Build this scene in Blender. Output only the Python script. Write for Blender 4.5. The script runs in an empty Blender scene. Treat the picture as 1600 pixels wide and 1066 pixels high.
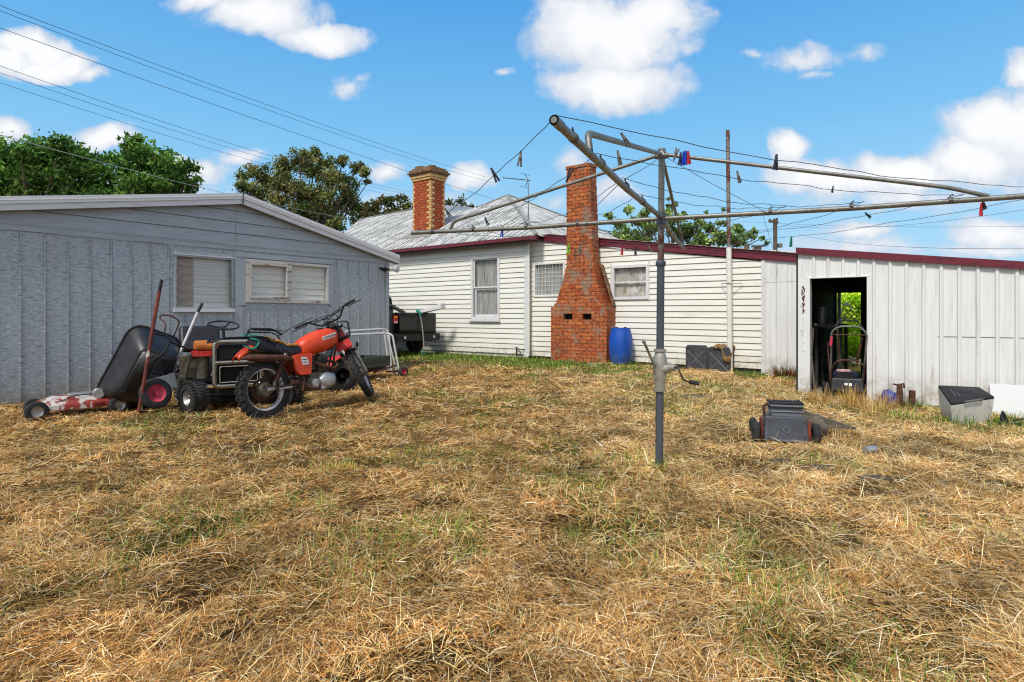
import bpy, math, random
import numpy as np
from mathutils import Vector, Matrix
random.seed(7); rng = np.random.default_rng(11)
R_ = math.radians
SC = bpy.context.scene
COL = SC.collection
F, H0, CAM = 945.0, 493.0, 1.2      # focal length and horizon of the photograph in its own pixels, eye height in metres

def P(px, py, Y):
    return Vector(((px-800)/F*Y, Y, CAM+(H0-py)/F*Y))
def pix(p):
    return (800+F*p[0]/p[1], H0-(p[2]-CAM)/p[1]*F)

class Fr:
    """a building's frame: x along the wall, y into the building, z up"""
    def __init__(s, o, ang):
        s.o = Vector(o); s.a = ang; s.M = Matrix.Translation(s.o) @ Matrix.Rotation(ang, 4, 'Z'); s.I = s.M.inverted()
    def ray(s, px, py):
        o = s.I @ Vector((0, 0, CAM)); e = s.I @ Vector(((px-800)/F, 1, CAM+(H0-py)/F)) - o
        return o, e
    def at(s, px, py, d):
        o, e = s.ray(px, py); return o + e*((d-o.y)/e.y)
    def w(s, x, y, z): return s.M @ Vector((x, y, z))

# ---------------------------------------------------------------- materials
def lin(h):
    h = h.lstrip('#'); r = []
    for i in (0, 2, 4):
        c = int(h[i:i+2], 16)/255.0
        r.append(c/12.92 if c <= .04045 else ((c+.055)/1.055)**2.4)
    return tuple(r)+(1.0,)
def mapr(nt, val, lo, hi):
    n = nt.nodes.new('ShaderNodeMapRange'); n.inputs['From Min'].default_value = lo; n.inputs['From Max'].default_value = hi
    n.interpolation_type = 'SMOOTHSTEP'; nt.links.new(val, n.inputs['Value']); return n.outputs['Result']
def noise(nt, vec, scale, detail=5, rough=.6, stretch=None):
    if stretch:
        m = nt.nodes.new('ShaderNodeMapping'); m.inputs['Scale'].default_value = stretch; nt.links.new(vec, m.inputs['Vector']); vec = m.outputs['Vector']
    n = nt.nodes.new('ShaderNodeTexNoise'); n.inputs['Scale'].default_value = scale; n.inputs['Detail'].default_value = detail
    n.inputs['Roughness'].default_value = rough; nt.links.new(vec, n.inputs['Vector']); return n.outputs['Fac']
def mix(nt, fac, a, b, mode='MIX'):
    n = nt.nodes.new('ShaderNodeMix'); n.data_type = 'RGBA'; n.blend_type = mode
    for sock, v in ((n.inputs[0], fac), (n.inputs[6], a), (n.inputs[7], b)):
        if isinstance(v, (int, float, tuple)): sock.default_value = v
        else: nt.links.new(v, sock)
    return n.outputs[2]
def M(name, base, layers=(), rough=.6, metal=0, bump=None, coord='Object', alpha=None, coat=0, trans=0, splash=None):
    """layers: (colour, noise scale, low, high, stretch) painted over each other"""
    m = bpy.data.materials.new(name); m.use_nodes = True; nt = m.node_tree; b = nt.nodes['Principled BSDF']
    tc = nt.nodes.new('ShaderNodeTexCoord').outputs[coord]
    col = base if isinstance(base, tuple) else lin(base)
    for L in layers:
        c, s, lo, hi = L[:4]; st = L[4] if len(L) > 4 else None
        f = mapr(nt, noise(nt, tc, s, 6, .65, st), lo, hi)
        col = mix(nt, f, col, lin(c) if isinstance(c, str) else c)
    if splash:      # soil thrown up on the foot of a wall
        sp = nt.nodes.new('ShaderNodeSeparateXYZ'); nt.links.new(tc, sp.inputs[0]); z = mapr(nt, sp.outputs[2], .45, -.05)
        mu = nt.nodes.new('ShaderNodeMath'); mu.operation = 'MULTIPLY'; nt.links.new(z, mu.inputs[0]); nt.links.new(mapr(nt, noise(nt, tc, 7, 6, .7), .3, .75), mu.inputs[1])
        col = mix(nt, mu.outputs[0], col, lin(splash))
    if isinstance(col, tuple): b.inputs['Base Color'].default_value = col
    else: nt.links.new(col, b.inputs['Base Color'])
    b.inputs['Roughness'].default_value = rough; b.inputs['Metallic'].default_value = metal; b.inputs['Coat Weight'].default_value = coat
    if trans: b.inputs['Transmission Weight'].default_value = trans
    if alpha is not None: b.inputs['Alpha'].default_value = alpha
    if bump:
        bp = nt.nodes.new('ShaderNodeBump'); bp.inputs['Strength'].default_value = bump[1]; bp.inputs['Distance'].default_value = bump[2] if len(bump) > 2 else .01
        nt.links.new(noise(nt, tc, bump[0], 6, .65, bump[3] if len(bump) > 3 else None), bp.inputs['Height']); nt.links.new(bp.outputs['Normal'], b.inputs['Normal'])
    return m
def Mbrick(name, c1, c2, mortar, grime, grime_lo=.5, row=.095, width=.24):
    m = bpy.data.materials.new(name); m.use_nodes = True; nt = m.node_tree; b = nt.nodes['Principled BSDF']
    T = nt.nodes.new('ShaderNodeTexCoord'); uv = T.outputs['UV']; ob = T.outputs['Object']
    # wobble the lines a little so no course is ruler straight
    wn = nt.nodes.new('ShaderNodeTexNoise'); wn.inputs['Scale'].default_value = 6; nt.links.new(uv, wn.inputs['Vector'])
    va = nt.nodes.new('ShaderNodeVectorMath'); va.operation = 'SCALE'; va.inputs['Scale'].default_value = .016
    vs = nt.nodes.new('ShaderNodeVectorMath'); vs.operation = 'SUBTRACT'; vs.inputs[1].default_value = (.5, .5, .5)
    nt.links.new(wn.outputs['Color'], vs.inputs[0]); nt.links.new(vs.outputs[0], va.inputs[0])
    vv = nt.nodes.new('ShaderNodeVectorMath'); vv.operation = 'ADD'; nt.links.new(uv, vv.inputs[0]); nt.links.new(va.outputs[0], vv.inputs[1])
    k = nt.nodes.new('ShaderNodeTexBrick'); nt.links.new(vv.outputs[0], k.inputs['Vector'])
    k.inputs['Color1'].default_value = lin(c1); k.inputs['Color2'].default_value = lin(c2); k.inputs['Mortar'].default_value = lin(mortar)
    k.inputs['Scale'].default_value = 1; k.inputs['Mortar Size'].default_value = .010; k.inputs['Mortar Smooth'].default_value = .3
    k.inputs['Brick Width'].default_value = width; k.inputs['Row Height'].default_value = row; k.inputs['Bias'].default_value = -.1
    col = k.outputs['Color']
    col = mix(nt, mapr(nt, noise(nt, ob, 14, 5), .45, .75), col, lin('#6a2c14'))
    col = mix(nt, mapr(nt, noise(nt, ob, 2.6, 8, .72), grime_lo, grime_lo+.14), col, lin(grime))
    col = mix(nt, mapr(nt, noise(nt, ob, 2.1, 6, .6, (1, 1, .6)), .52, .80), col, lin('#5b4030'))
    col = mix(nt, mapr(nt, noise(nt, ob, 22, 4, .7, (.5, .5, 1)), .55, .7), col, lin('#d98a4e'))
    col = mix(nt, mapr(nt, noise(nt, ob, 9, 6, .7), .60, .68), col, lin('#3a2a22'))
    nt.links.new(col, b.inputs['Base Color']); b.inputs['Roughness'].default_value = .9
    bp = nt.nodes.new('ShaderNodeBump'); bp.inputs['Distance'].default_value = .012; bp.inputs['Strength'].default_value = .9; bp.invert = True
    nt.links.new(k.outputs['Fac'], bp.inputs['Height'])
    b2 = nt.nodes.new('ShaderNodeBump'); b2.inputs['Distance'].default_value = .01; b2.inputs['Strength'].default_value = .6
    nt.links.new(noise(nt, ob, 30, 6), b2.inputs['Height']); nt.links.new(bp.outputs['Normal'], b2.inputs['Normal'])
    nt.links.new(b2.outputs['Normal'], b.inputs['Normal']); return m
def Mattr(name, rough=.8, transl=.25, spec=.2):
    m = bpy.data.materials.new(name); m.use_nodes = True; nt = m.node_tree; b = nt.nodes['Principled BSDF']
    a = nt.nodes.new('ShaderNodeAttribute'); a.attribute_name = 'Col'
    nt.links.new(a.outputs['Color'], b.inputs['Base Color']); b.inputs['Roughness'].default_value = rough
    b.inputs['Specular IOR Level'].default_value = spec
    if transl:
        t = nt.nodes.new('ShaderNodeBsdfTranslucent'); nt.links.new(a.outputs['Color'], t.inputs['Color'])
        x = nt.nodes.new('ShaderNodeMixShader'); x.inputs[0].default_value = transl
        nt.links.new(b.outputs[0], x.inputs[1]); nt.links.new(t.outputs[0], x.inputs[2]); nt.links.new(x.outputs[0], nt.nodes['Material Output'].inputs['Surface'])
    return m

MT = dict(
 siding=M('cream weatherboard', '#e2dfd3', [('#ecebe3', 3, .4, .7, (.3, .3, 4)), ('#b9b29e', 1.5, .56, .85, (.6, 1, 3)), ('#c9c4b4', 9, .6, .78, (1, 1, 6)), ('#4c4638', 38, .665, .71, (1, 1, 1.6)), ('#3d382c', 11, .69, .74)], .55, bump=(40, .15), splash='#8f8468'),
 trimw=M('white trim paint', '#d9d8d8', [('#b5b0a6', 7, .5, .8), ('#6f6657', 26, .66, .72)], .5),
 whitesheet=M('white painted steel sheet', '#dfdfdd', [('#ebebea', 3, .4, .7, (5, 5, .25)), ('#b3aea2', 2.2, .52, .8, (6, 6, .5)), ('#6a6156', 32, .70, .75), ('#8d7c66', 7, .68, .78, (1.5, 1, .5)), ('#54473a', 15, .735, .75)], .45, splash='#9a8c72'),
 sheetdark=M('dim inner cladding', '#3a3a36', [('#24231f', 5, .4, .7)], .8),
 maroon=M('maroon painted fascia', '#6e2030', [('#4c1621', 6, .45, .7, (1, 1, 3)), ('#8a4038', 20, .62, .75)], .45),
 rustsheet=M('rusty roof edge', '#7b5138', [('#b09a86', 8, .45, .6)], .8),

 roofcap=M('galvanised ridge capping', '#8f8f8a', [('#6f6a5e', 12, .52, .66)], .6),
 galv=M('galvanised pipe', '#84847e', [('#6a6861', 9, .4, .7), ('#a3a29b', 40, .5, .8), ('#6e4a34', 5, .66, .74)], .5, .55, bump=(60, .1)),
 post=M('painted grey post', '#5a5e66', [('#4a4d54', 6, .4, .7, (1, 1, .3)), ('#73777d', 30, .6, .8)], .45, .3, bump=(50, .15)),
 rustpost=M('rust stained pipe', '#8b8a84', [('#6b3a22', 5, .42, .6), ('#4a2a1c', 20, .55, .7)], .6, .3),
 castal=M('cast alloy', '#b4b0a4', [('#8a857a', 10, .4, .7), ('#5f594f', 30, .6, .75)], .45, .5),
 black=M('black rubber', '#1b1b1d', [('#2e2c2b', 12, .45, .75), ('#4a4238', 5, .58, .8)], .75, bump=(60, .3)),
 tyre=M('dusty tyre rubber', '#222224', [('#3a3733', 14, .4, .7), ('#6a5c48', 6, .56, .78)], .85, bump=(80, .4)),
 blackm=M('black painted steel', '#161618', [('#2b2927', 14, .5, .75), ('#4d3425', 22, .62, .72)], .4, .3),
 blackp=M('black plastic tray', '#1b1b1d', [('#2e2d2e', 4, .4, .7), ('#5d5854', 9, .62, .8), ('#151515', 2, .5, .7)], .42, bump=(30, .1)),
 candrum=M('scuffed charcoal plastic', '#3a3b40', [('#54555a', 9, .45, .7), ('#26272a', 3, .5, .75), ('#77756f', 30, .64, .72)], .55, bump=(30, .15)),
 seat=M('black vinyl', '#1c1c20', [('#38363a', 12, .5, .8)], .5, bump=(50, .2)),
 foam=M('torn seat foam', '#b58432', [('#5b4018', 20, .45, .65), ('#c59a4a', 30, .6, .7)], .95, bump=(40, .8)),
 orange=M('faded orange plastic', '#dd430f', [('#c23a0e', 5, .4, .7), ('#ec7240', 7, .58, .8, (1, 1, 2)), ('#6a3018', 30, .655, .70), ('#a8501f', 3.5, .58, .75)], .42, coat=.12, bump=(24, .12)),
 red=M('faded red plastic', '#c62a26', [('#e0605a', 9, .5, .8), ('#8a1f1c', 4, .5, .8)], .4),
 redrim=M('pinkish red wheel rim', '#c63a50', [('#8a2534', 10, .5, .7)], .5),
 rust=M('rusted steel', '#4a2e22', [('#6a4230', 12, .4, .6), ('#3b2219', 6, .5, .7), ('#8c857c', 30, .66, .75)], .8, .2, bump=(60, .4)),
 rustwhite=M('chipped red and white paint', '#b9b4ad', [('#8a2f22', 7, .48, .55, (1, 1, .5)), ('#5b3324', 16, .6, .66)], .6),
 redhandle=M('rusty red handle', '#7d3226', [('#5a2a20', 14, .4, .6), ('#c9c4bb', 6, .62, .66)], .6),
 chrome=M('dull chrome', '#b9b5a8', [('#8a7c58', 6, .5, .75), ('#4b4438', 20, .62, .7)], .28, .9),
 alloy=M('scuffed alloy', '#b7b7b4', [('#8a8a86', 10, .45, .7), ('#4e4c48', 30, .62, .7)], .4, .7),
 silver=M('white silver rim', '#d6d4d2', [('#a9a49b', 14, .5, .8)], .35, .3),
 engine=M('oily engine casting', '#6b6454', [('#38332c', 20, .45, .65), ('#98907c', 40, .52, .7)], .6, .5, bump=(60, .5)),
 spring=M('coil spring', '#6a3c30', [('#3a2a26', 30, .4, .6)], .5, .5),
 brown=M('brown corner cloth', '#8b6a3f', [('#5f4628', 12, .4, .7), ('#a88a5c', 30, .55, .7)], .95, bump=(30, .8)),
 blue=M('blue plastic', '#0d4fae', [('#0a3f90', 3, .4, .7, (1, 1, .4)), ('#2c6cc0', 14, .6, .8), ('#16406f', 5, .66, .74), ('#8a93a0', 34, .70, .74, (1, 1, .4))], .45, bump=(10, .2), splash='#5f6a70'),
 bluebag=M('crumpled blue plastic', '#243f9c', [('#182a66', 12, .4, .6)], .5, bump=(20, .8)),
 greyp=M('grey plastic hood', '#4a4d56', [('#6a6d75', 9, .5, .8), ('#34363c', 4, .4, .7), ('#8a8780', 40, .66, .74)], .5, bump=(40, .15)),
 greylight=M('light grey plastic', '#777b83', [('#5d6067', 9, .5, .8)], .5),
 orangerust=M('orange rust', '#8a3d1e', [('#5c2a18', 12, .4, .6), ('#b0602e', 24, .6, .7)], .8, .1),
 clearp=M('milky tub plastic', '#deddd4', [('#b8b6a8', 7, .5, .75)], .5, alpha=.66),
 whiteboard=M('white board', '#d0d2d0', [('#aeb0ae', 4, .5, .8)], .6),
 darklid=M('dark grey tub lid', '#1d1b1c', [('#3a3737', 12, .55, .8)], .85),
 wood=M('grey weathered timber', '#6b6154', [('#4a4238', 9, .4, .7, (1, 1, 6)), ('#8f8676', 20, .55, .7)], .9),
 peelwood=M('peeling painted timber', '#c9c4bc', [('#7a5c48', 9, .56, .64, (.3, 1, 2)), ('#4a3428', 26, .64, .70)], .8, bump=(30, .4)),
 curtain=M('sheer curtain', '#8e8d88', [('#bdbbb4', 10, .42, .58, (6, 6, .2)), ('#5f5e5a', 14, .5, .7, (5, 5, .15))], .9),
 blind=M('cream blind', '#eeeadf', [('#ddd7c9', 5, .5, .8, (.4, 1, 3)), ('#8b8068', 7, .70, .78, (.5, 1, 5))], .8),
 tanblind=M('tan board behind louvres', '#c2a68c', [('#a58b70', 6, .4, .7, (1, 1, 6))], .8),
 dirtpane=M('fly spotted cloth', '#b0a99f', [('#8e8064', 6, .5, .64), ('#d5d2cb', 4, .5, .62)], .9),
 darkin=M('dark inside', '#0b0b0b', [('#151513', 4, .4, .7)], .9),
 carblack=M('black car paint', '#050506', [('#131315', 6, .55, .8)], .3, coat=.15),
 lampred=M('red lamp lens', '#b3180f', rough=.15), lampamber=M('amber lamp lens', '#e0780c', rough=.15), lampclear=M('clear lamp lens', '#cfcfc8', rough=.15),
 concrete=M('old concrete', '#8a8378', [('#6c6559', 6, .4, .7), ('#a39b8c', 30, .55, .7)], .95, bump=(30, .5)),
 slate=M('dark paving slab', '#4e4438', [('#6a5b46', 9, .5, .7), ('#403b35', 20, .5, .7)], .9, bump=(30, .4)),
 bark=M('grey bark', '#6a5c4c', [('#453a2e', 6, .4, .7, (1, 1, .3))], .95, bump=(10, .8)),
 wire=M('dull wire', '#4b4b4c', [('#77746c', 20, .5, .7)], .5, .5), cable=M('overhead cable', '#3c3f44', [('#55585c', 20, .5, .7)], .6), palecable=M('pale service cable', '#b9b7b0', [('#8f8d86', 20, .5, .7)], .6),
 pegw=M('weathered wooden peg', '#6d6a64', [('#8f8b82', 60, .5, .7)], .8), pegb=M('blue plastic peg', '#1440c0', [('#0c2f92', 30, .5, .7)], .4), pegr=M('red plastic peg', '#c8202c', [('#9a1520', 30, .5, .7)], .4),
 pegg=M('lime green peg', '#7fd028', [('#5ea81c', 30, .5, .7)], .4), pegd=M('dark peg', '#24252a', [('#3a3b40', 30, .5, .7)], .6), pegt=M('teal peg', '#1f7a6a', [('#155a4e', 30, .5, .7)], .4),
 green=M('dull green paint', '#34402f', [('#566052', 9, .5, .8), ('#4a3426', 20, .62, .72)], .6),
 orangepad=M('worn tan orange pad', '#d07a2a', [('#a85a1a', 8, .4, .7), ('#d98a3e', 20, .6, .75)], .6),
 letter=M('black lettering', '#20222a', [('#30323a', 30, .5, .7)], .5), sticker=M('white sticker', '#e4dedb', [('#d59a8c', 20, .55, .75)], .4),
 glass=M('window glass', '#9aa2a5', [('#8a9295', 2, .4, .7)], .04, alpha=.13),
 tapegreen=M('teal strap', '#1f8f78', [('#2a6a5c', 20, .5, .7)], .6), canvas=M('frayed strap', '#9a9488', [('#7a7468', 20, .5, .7)], .8),
 soil=M('bare soil', '#4d3a26', [('#34281a', 8, .4, .7)], 1, bump=(12, .8)),
 bluecloth=M('dark blue cover', '#1d2c55', [('#121a33', 20, .4, .7)], .8), pinkp=M('faded pink engine cover', '#c9a3a0', [('#9a7a78', 20, .4, .7)], .5),
)
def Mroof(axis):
    m = M('lichen spotted rib shaded corrugated iron', '#cdcdca', [('#a9aaa6', 1, .46, .62, (3, 3, 1)), ('#8d8b80', 1.4, .52, .72), ('#6d695c', 14, .57, .64, (1.5, 1, 1)), ('#3f3b31', 22, .61, .66)], .6)
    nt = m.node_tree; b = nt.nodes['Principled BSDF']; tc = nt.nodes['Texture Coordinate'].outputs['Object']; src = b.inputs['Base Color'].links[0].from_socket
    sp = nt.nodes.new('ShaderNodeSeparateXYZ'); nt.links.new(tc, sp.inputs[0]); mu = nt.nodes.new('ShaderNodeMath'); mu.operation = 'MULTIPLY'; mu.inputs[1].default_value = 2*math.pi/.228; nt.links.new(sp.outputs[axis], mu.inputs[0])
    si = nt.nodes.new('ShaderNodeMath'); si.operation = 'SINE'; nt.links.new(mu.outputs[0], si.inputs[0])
    mm = nt.nodes.new('ShaderNodeMath'); mm.operation = 'MULTIPLY'; nt.links.new(mapr(nt, si.outputs[0], .0, .8), mm.inputs[0]); nt.links.new(mapr(nt, noise(nt, tc, 1.5, 6), .25, .7), mm.inputs[1])  # dark stripes in the colour stand in for shade along the ribs
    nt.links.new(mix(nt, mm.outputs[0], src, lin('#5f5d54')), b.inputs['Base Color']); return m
def Mshed():
    m = M('spangled blue grey zinc', '#a4abaf', [('#ccd1d4', 46, .50, .64, (.35, .35, 1.25)), ('#868a91', 30, .50, .66, (.35, .35, 1.1)), ('#a1978a', 1.1, .50, .85), ('#3c3a38', 9, .745, .76)], .5, .15, splash='#8a7a62')
    return m
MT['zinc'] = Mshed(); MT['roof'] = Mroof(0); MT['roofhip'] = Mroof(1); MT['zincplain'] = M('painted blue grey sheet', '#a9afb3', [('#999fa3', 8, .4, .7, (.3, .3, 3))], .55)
MT['fascia'] = M('grey white fascia', '#dddbda', [('#bdbbbb', 6, .5, .8, (.4, .4, 4)), ('#7d766e', 24, .66, .73)], .5)
MT['brick'] = Mbrick('orange chimney brick', '#a84c22', '#cc7236', '#5f4838', '#8f7662', .49)
MT['brick2'] = Mbrick('red brown chimney brick', '#a8421c', '#c05a28', '#452a1e', '#7f4a34', .60)
MT['cream'] = M('cream quoin brick', '#c49a60', [('#d6b27c', 9, .45, .6), ('#9a6c38', 14, .58, .7)], .9, bump=(30, .4))
MT['cap'] = M('mossy cement cap', '#8d6a48', [('#5a4838', 9, .4, .6), ('#9a7f5c', 14, .56, .68)], .95, bump=(20, .8))
MT['leaf'] = Mattr('foliage'); MT['hay'] = Mattr('cut grass', .85, .18, .15)

# ---------------------------------------------------------------- mesh building
class MB:
    def __init__(s, M_=None): s.v = []; s.f = []; s.M = M_ or Matrix()
    def add(s, vs, fs):
        o = len(s.v); s.v += [s.M @ Vector(v) for v in vs]; s.f += [tuple(i+o for i in f) for f in fs]; return s
    def bx(s, x0, x1, y0, y1, z0, z1):
        return s.add([(x0, y0, z0), (x1, y0, z0), (x1, y1, z0), (x0, y1, z0), (x0, y0, z1), (x1, y0, z1), (x1, y1, z1), (x0, y1, z1)],
                     [(0, 3, 2, 1), (4, 5, 6, 7), (0, 1, 5, 4), (1, 2, 6, 5), (2, 3, 7, 6), (3, 0, 4, 7)])
    def hexa(s, b, t):   # 4 lower points, 4 upper points
        return s.add(list(b)+list(t), [(0, 3, 2, 1), (4, 5, 6, 7), (0, 1, 5, 4), (1, 2, 6, 5), (2, 3, 7, 6), (3, 0, 4, 7)])
    def quad(s, a, b, c, d): return s.add([a, b, c, d], [(0, 1, 2, 3)])
    def tube(s, pts, r, n=8, cap=True, flat=1.0):
        pts = [Vector(p) for p in pts]; rs = r if isinstance(r, (list, tuple)) else [r]*len(pts)
        t0 = (pts[1]-pts[0]).normalized(); up = Vector((0, 0, 1)) if abs(t0.z) < .9 else Vector((1, 0, 0)); u = t0.cross(up).normalized()
        vs = []; fs = []
        for i, p in enumerate(pts):
            t = ((pts[min(i+1, len(pts)-1)]-p).normalized() + (p-pts[max(i-1, 0)]).normalized()).normalized() if 0 < i < len(pts)-1 else ((pts[1]-pts[0]) if i == 0 else (pts[-1]-pts[-2])).normalized()
            u = (u-t*u.dot(t)).normalized(); w = t.cross(u)
            for k in range(n):
                a = 2*math.pi*k/n; vs.append(p+(u*math.cos(a)+w*math.sin(a)*flat)*rs[i])
        for i in range(len(pts)-1):
            for k in range(n): fs.append((i*n+k, i*n+(k+1) % n, (i+1)*n+(k+1) % n, (i+1)*n+k))
        if cap: fs.append(tuple(range(n))[::-1]); fs.append(tuple(range((len(pts)-1)*n, len(pts)*n)))
        return s.add(vs, fs)
    def lathe(s, prof, o=(0, 0, 0), axis='Z', n=20, T=None):
        vs = []; fs = []; m = len(prof)
        for k in range(n):
            a = 2*math.pi*k/n; c, si = math.cos(a), math.sin(a)
            for r, h in prof:
                v = Vector((r*c, r*si, h)) if axis == 'Z' else (Vector((r*c, h, r*si)) if axis == 'Y' else Vector((h, r*c, r*si)))
                if T: v = T @ v
                vs.append(v+Vector(o))
        for k in range(n):
            for i in range(m-1):
                f = (k*m+i, ((k+1) % n)*m+i, ((k+1) % n)*m+i+1, k*m+i+1); fs.append(f if axis != 'Y' else f[::-1])
        return s.add(vs, fs)
    def ell(s, c, r, n=12, m=8):
        prof = [(math.sin(math.pi*i/m), -math.cos(math.pi*i/m)) for i in range(m+1)]
        T = Matrix.Diagonal((r[0], r[1], r[2], 1)); return s.lathe(prof, c, 'Z', n, T)
    def prism(s, poly, y0, y1, plane='XZ'):
        n = len(poly); f = (lambda a, b, y: (a, y, b)) if plane == 'XZ' else ((lambda a, b, y: (a, b, y)) if plane == 'XY' else (lambda a, b, y: (y, a, b)))
        vs = [f(a, b, y0) for a, b in poly]+[f(a, b, y1) for a, b in poly]
        fs = [tuple(range(n)), tuple(range(n, 2*n))[::-1]]+[(i, n+i, n+(i+1) % n, (i+1) % n) for i in range(n)]
        return s.add(vs, fs)
    def loft(s, loops, cap=True):
        n = len(loops[0]); vs = [p for L in loops for p in L]
        fs = [(i*n+k, i*n+(k+1) % n, (i+1)*n+(k+1) % n, (i+1)*n+k) for i in range(len(loops)-1) for k in range(n)]
        if cap: fs += [tuple(range(n))[::-1], tuple(range((len(loops)-1)*n, len(loops)*n))]
        return s.add(vs, fs)
    def split_build(s, name, mat, parent=None, smooth=0, **kw):
        """each separate piece becomes an object of its own"""
        p = list(range(len(s.v)))
        def fd(a):
            while p[a] != a: p[a] = p[p[a]]; a = p[a]
            return a
        for f in s.f:
            for q in f[1:]: p[fd(q)] = fd(f[0])
        gr = {}
        for f in s.f: gr.setdefault(fd(f[0]), []).append(f)
        out = []
        for fs in gr.values():
            ids = sorted({i for f in fs for i in f}); mp = {i: k for k, i in enumerate(ids)}; m = MB(); m.v = [s.v[i] for i in ids]; m.f = [tuple(mp[i] for i in f) for f in fs]; out.append(m.build(name, mat, parent, smooth, **kw))
        return out[0]
    def build(s, name, mat, parent=None, smooth=0, bevel=0, fix=True):
        R = parent_matrix(parent); I = R.inverted()
        me = bpy.data.meshes.new(name); vs = [I @ v for v in s.v]
        me.from_pydata(vs, [], s.f); me.validate(verbose=False)
        if fix:
            import bmesh
            bm = bmesh.new(); bm.from_mesh(me); bmesh.ops.recalc_face_normals(bm, faces=bm.faces); bm.to_mesh(me); bm.free()
        uvl = me.uv_layers.new(name='UVMap'); 
        for p in me.polygons:
            n = p.normal
            if abs(n.z) > .75: t = Vector((1, 0, 0)); b = Vector((0, 1, 0))
            else: t = Vector((-n.y, n.x, 0)).normalized(); b = Vector((0, 0, 1))
            for li in p.loop_indices:
                co = me.vertices[me.loops[li].vertex_index].co; uvl.data[li].uv = (co.dot(t), co.dot(b))
        me.materials.append(MT[mat] if isinstance(mat, str) else mat)
        if smooth:
            me.polygons.foreach_set('use_smooth', [True]*len(me.polygons)); me.set_sharp_from_angle(angle=R_(smooth if smooth > 1 else 40))
        o = bpy.data.objects.new(name, me); COL.objects.link(o)
        if parent: o.parent = parent
        if bevel:
            b = o.modifiers.new('bevel', 'BEVEL'); b.width = bevel; b.segments = 2; b.limit_method = 'ANGLE'
        return o
MATS = {}
def parent_matrix(o):
    while o is not None:
        if o.name in MATS: return MATS[o.name]
        o = o.parent
    return Matrix()
def tag(o, label=None, cat=None, group=None, kind=None):
    for k, v in (('label', label), ('category', cat), ('group', group), ('kind', kind)):
        if v: o[k] = v
    return o
def crumple(mb, amp, f=9.0):
    for i, v in enumerate(mb.v): mb.v[i] = v+Vector((math.sin(v.y*f*3.1+v.z*f*1.7), math.sin(v.z*f*2.3+v.x*f*2.9), math.sin(v.x*f*3.7+v.y*f*1.3)))*amp+Vector((math.sin(v.z*f*7), math.sin(v.x*f*6.1), math.sin(v.y*f*8.3)))*amp*.5
def thing(name, label, cat, loc=(0, 0, 0), rot=None, group=None, kind=None):
    o = bpy.data.objects.new(name, None); COL.objects.link(o); o.empty_display_size = .2
    m = Matrix.Translation(Vector(loc)) @ (rot.to_4x4() if rot else Matrix()); o.matrix_world = m; MATS[o.name] = m
    return tag(o, label, cat, group, kind)
def solo(name, mb, mat, label, cat, loc=None, smooth=0, bevel=0, group=None, kind=None):
    """a thing that is one mesh; its origin goes to its base"""
    c = Vector(loc) if loc else Vector((sum(v.x for v in mb.v)/len(mb.v), sum(v.y for v in mb.v)/len(mb.v), min(v.z for v in mb.v)))
    mb.v = [v-c for v in mb.v]; o = mb.build(name, mat, None, smooth, bevel); o.location = c
    return tag(o, label, cat, group, kind)
def copy_tree(o, parent=None):
    c = o.copy(); COL.objects.link(c)
    if parent: c.parent = parent
    for ch in [x for x in bpy.data.objects if x.parent == o]: copy_tree(ch, c)
    return c
def smooth_pts(pts, n=6):
    """Catmull-Rom through the points"""
    pts = [Vector(p) for p in pts]; q = [pts[0]*2-pts[1]]+pts+[pts[-1]*2-pts[-2]]; out = []
    for i in range(1, len(q)-2):
        for k in range(n):
            t = k/n; a, b, c, d = q[i-1], q[i], q[i+1], q[i+2]
            out.append(.5*((2*b)+(c-a)*t+(2*a-5*b+4*c-d)*t*t+(3*b-a-3*c+d)*t**3))
    return out+[pts[-1]]
def round_corners(pts, r, n=5):
    pts = [Vector(p) for p in pts]; out = [pts[0]]
    for i in range(1, len(pts)-1):
        a = (pts[i-1]-pts[i]); b = (pts[i+1]-pts[i]); ra = min(r, a.length*.45, b.length*.45); p0 = pts[i]+a.normalized()*ra; p1 = pts[i]+b.normalized()*ra
        for k in range(n+1):
            t = k/n; out.append(p0*(1-t)**2+pts[i]*2*t*(1-t)+p1*t*t)
    return out+[pts[-1]]
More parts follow.
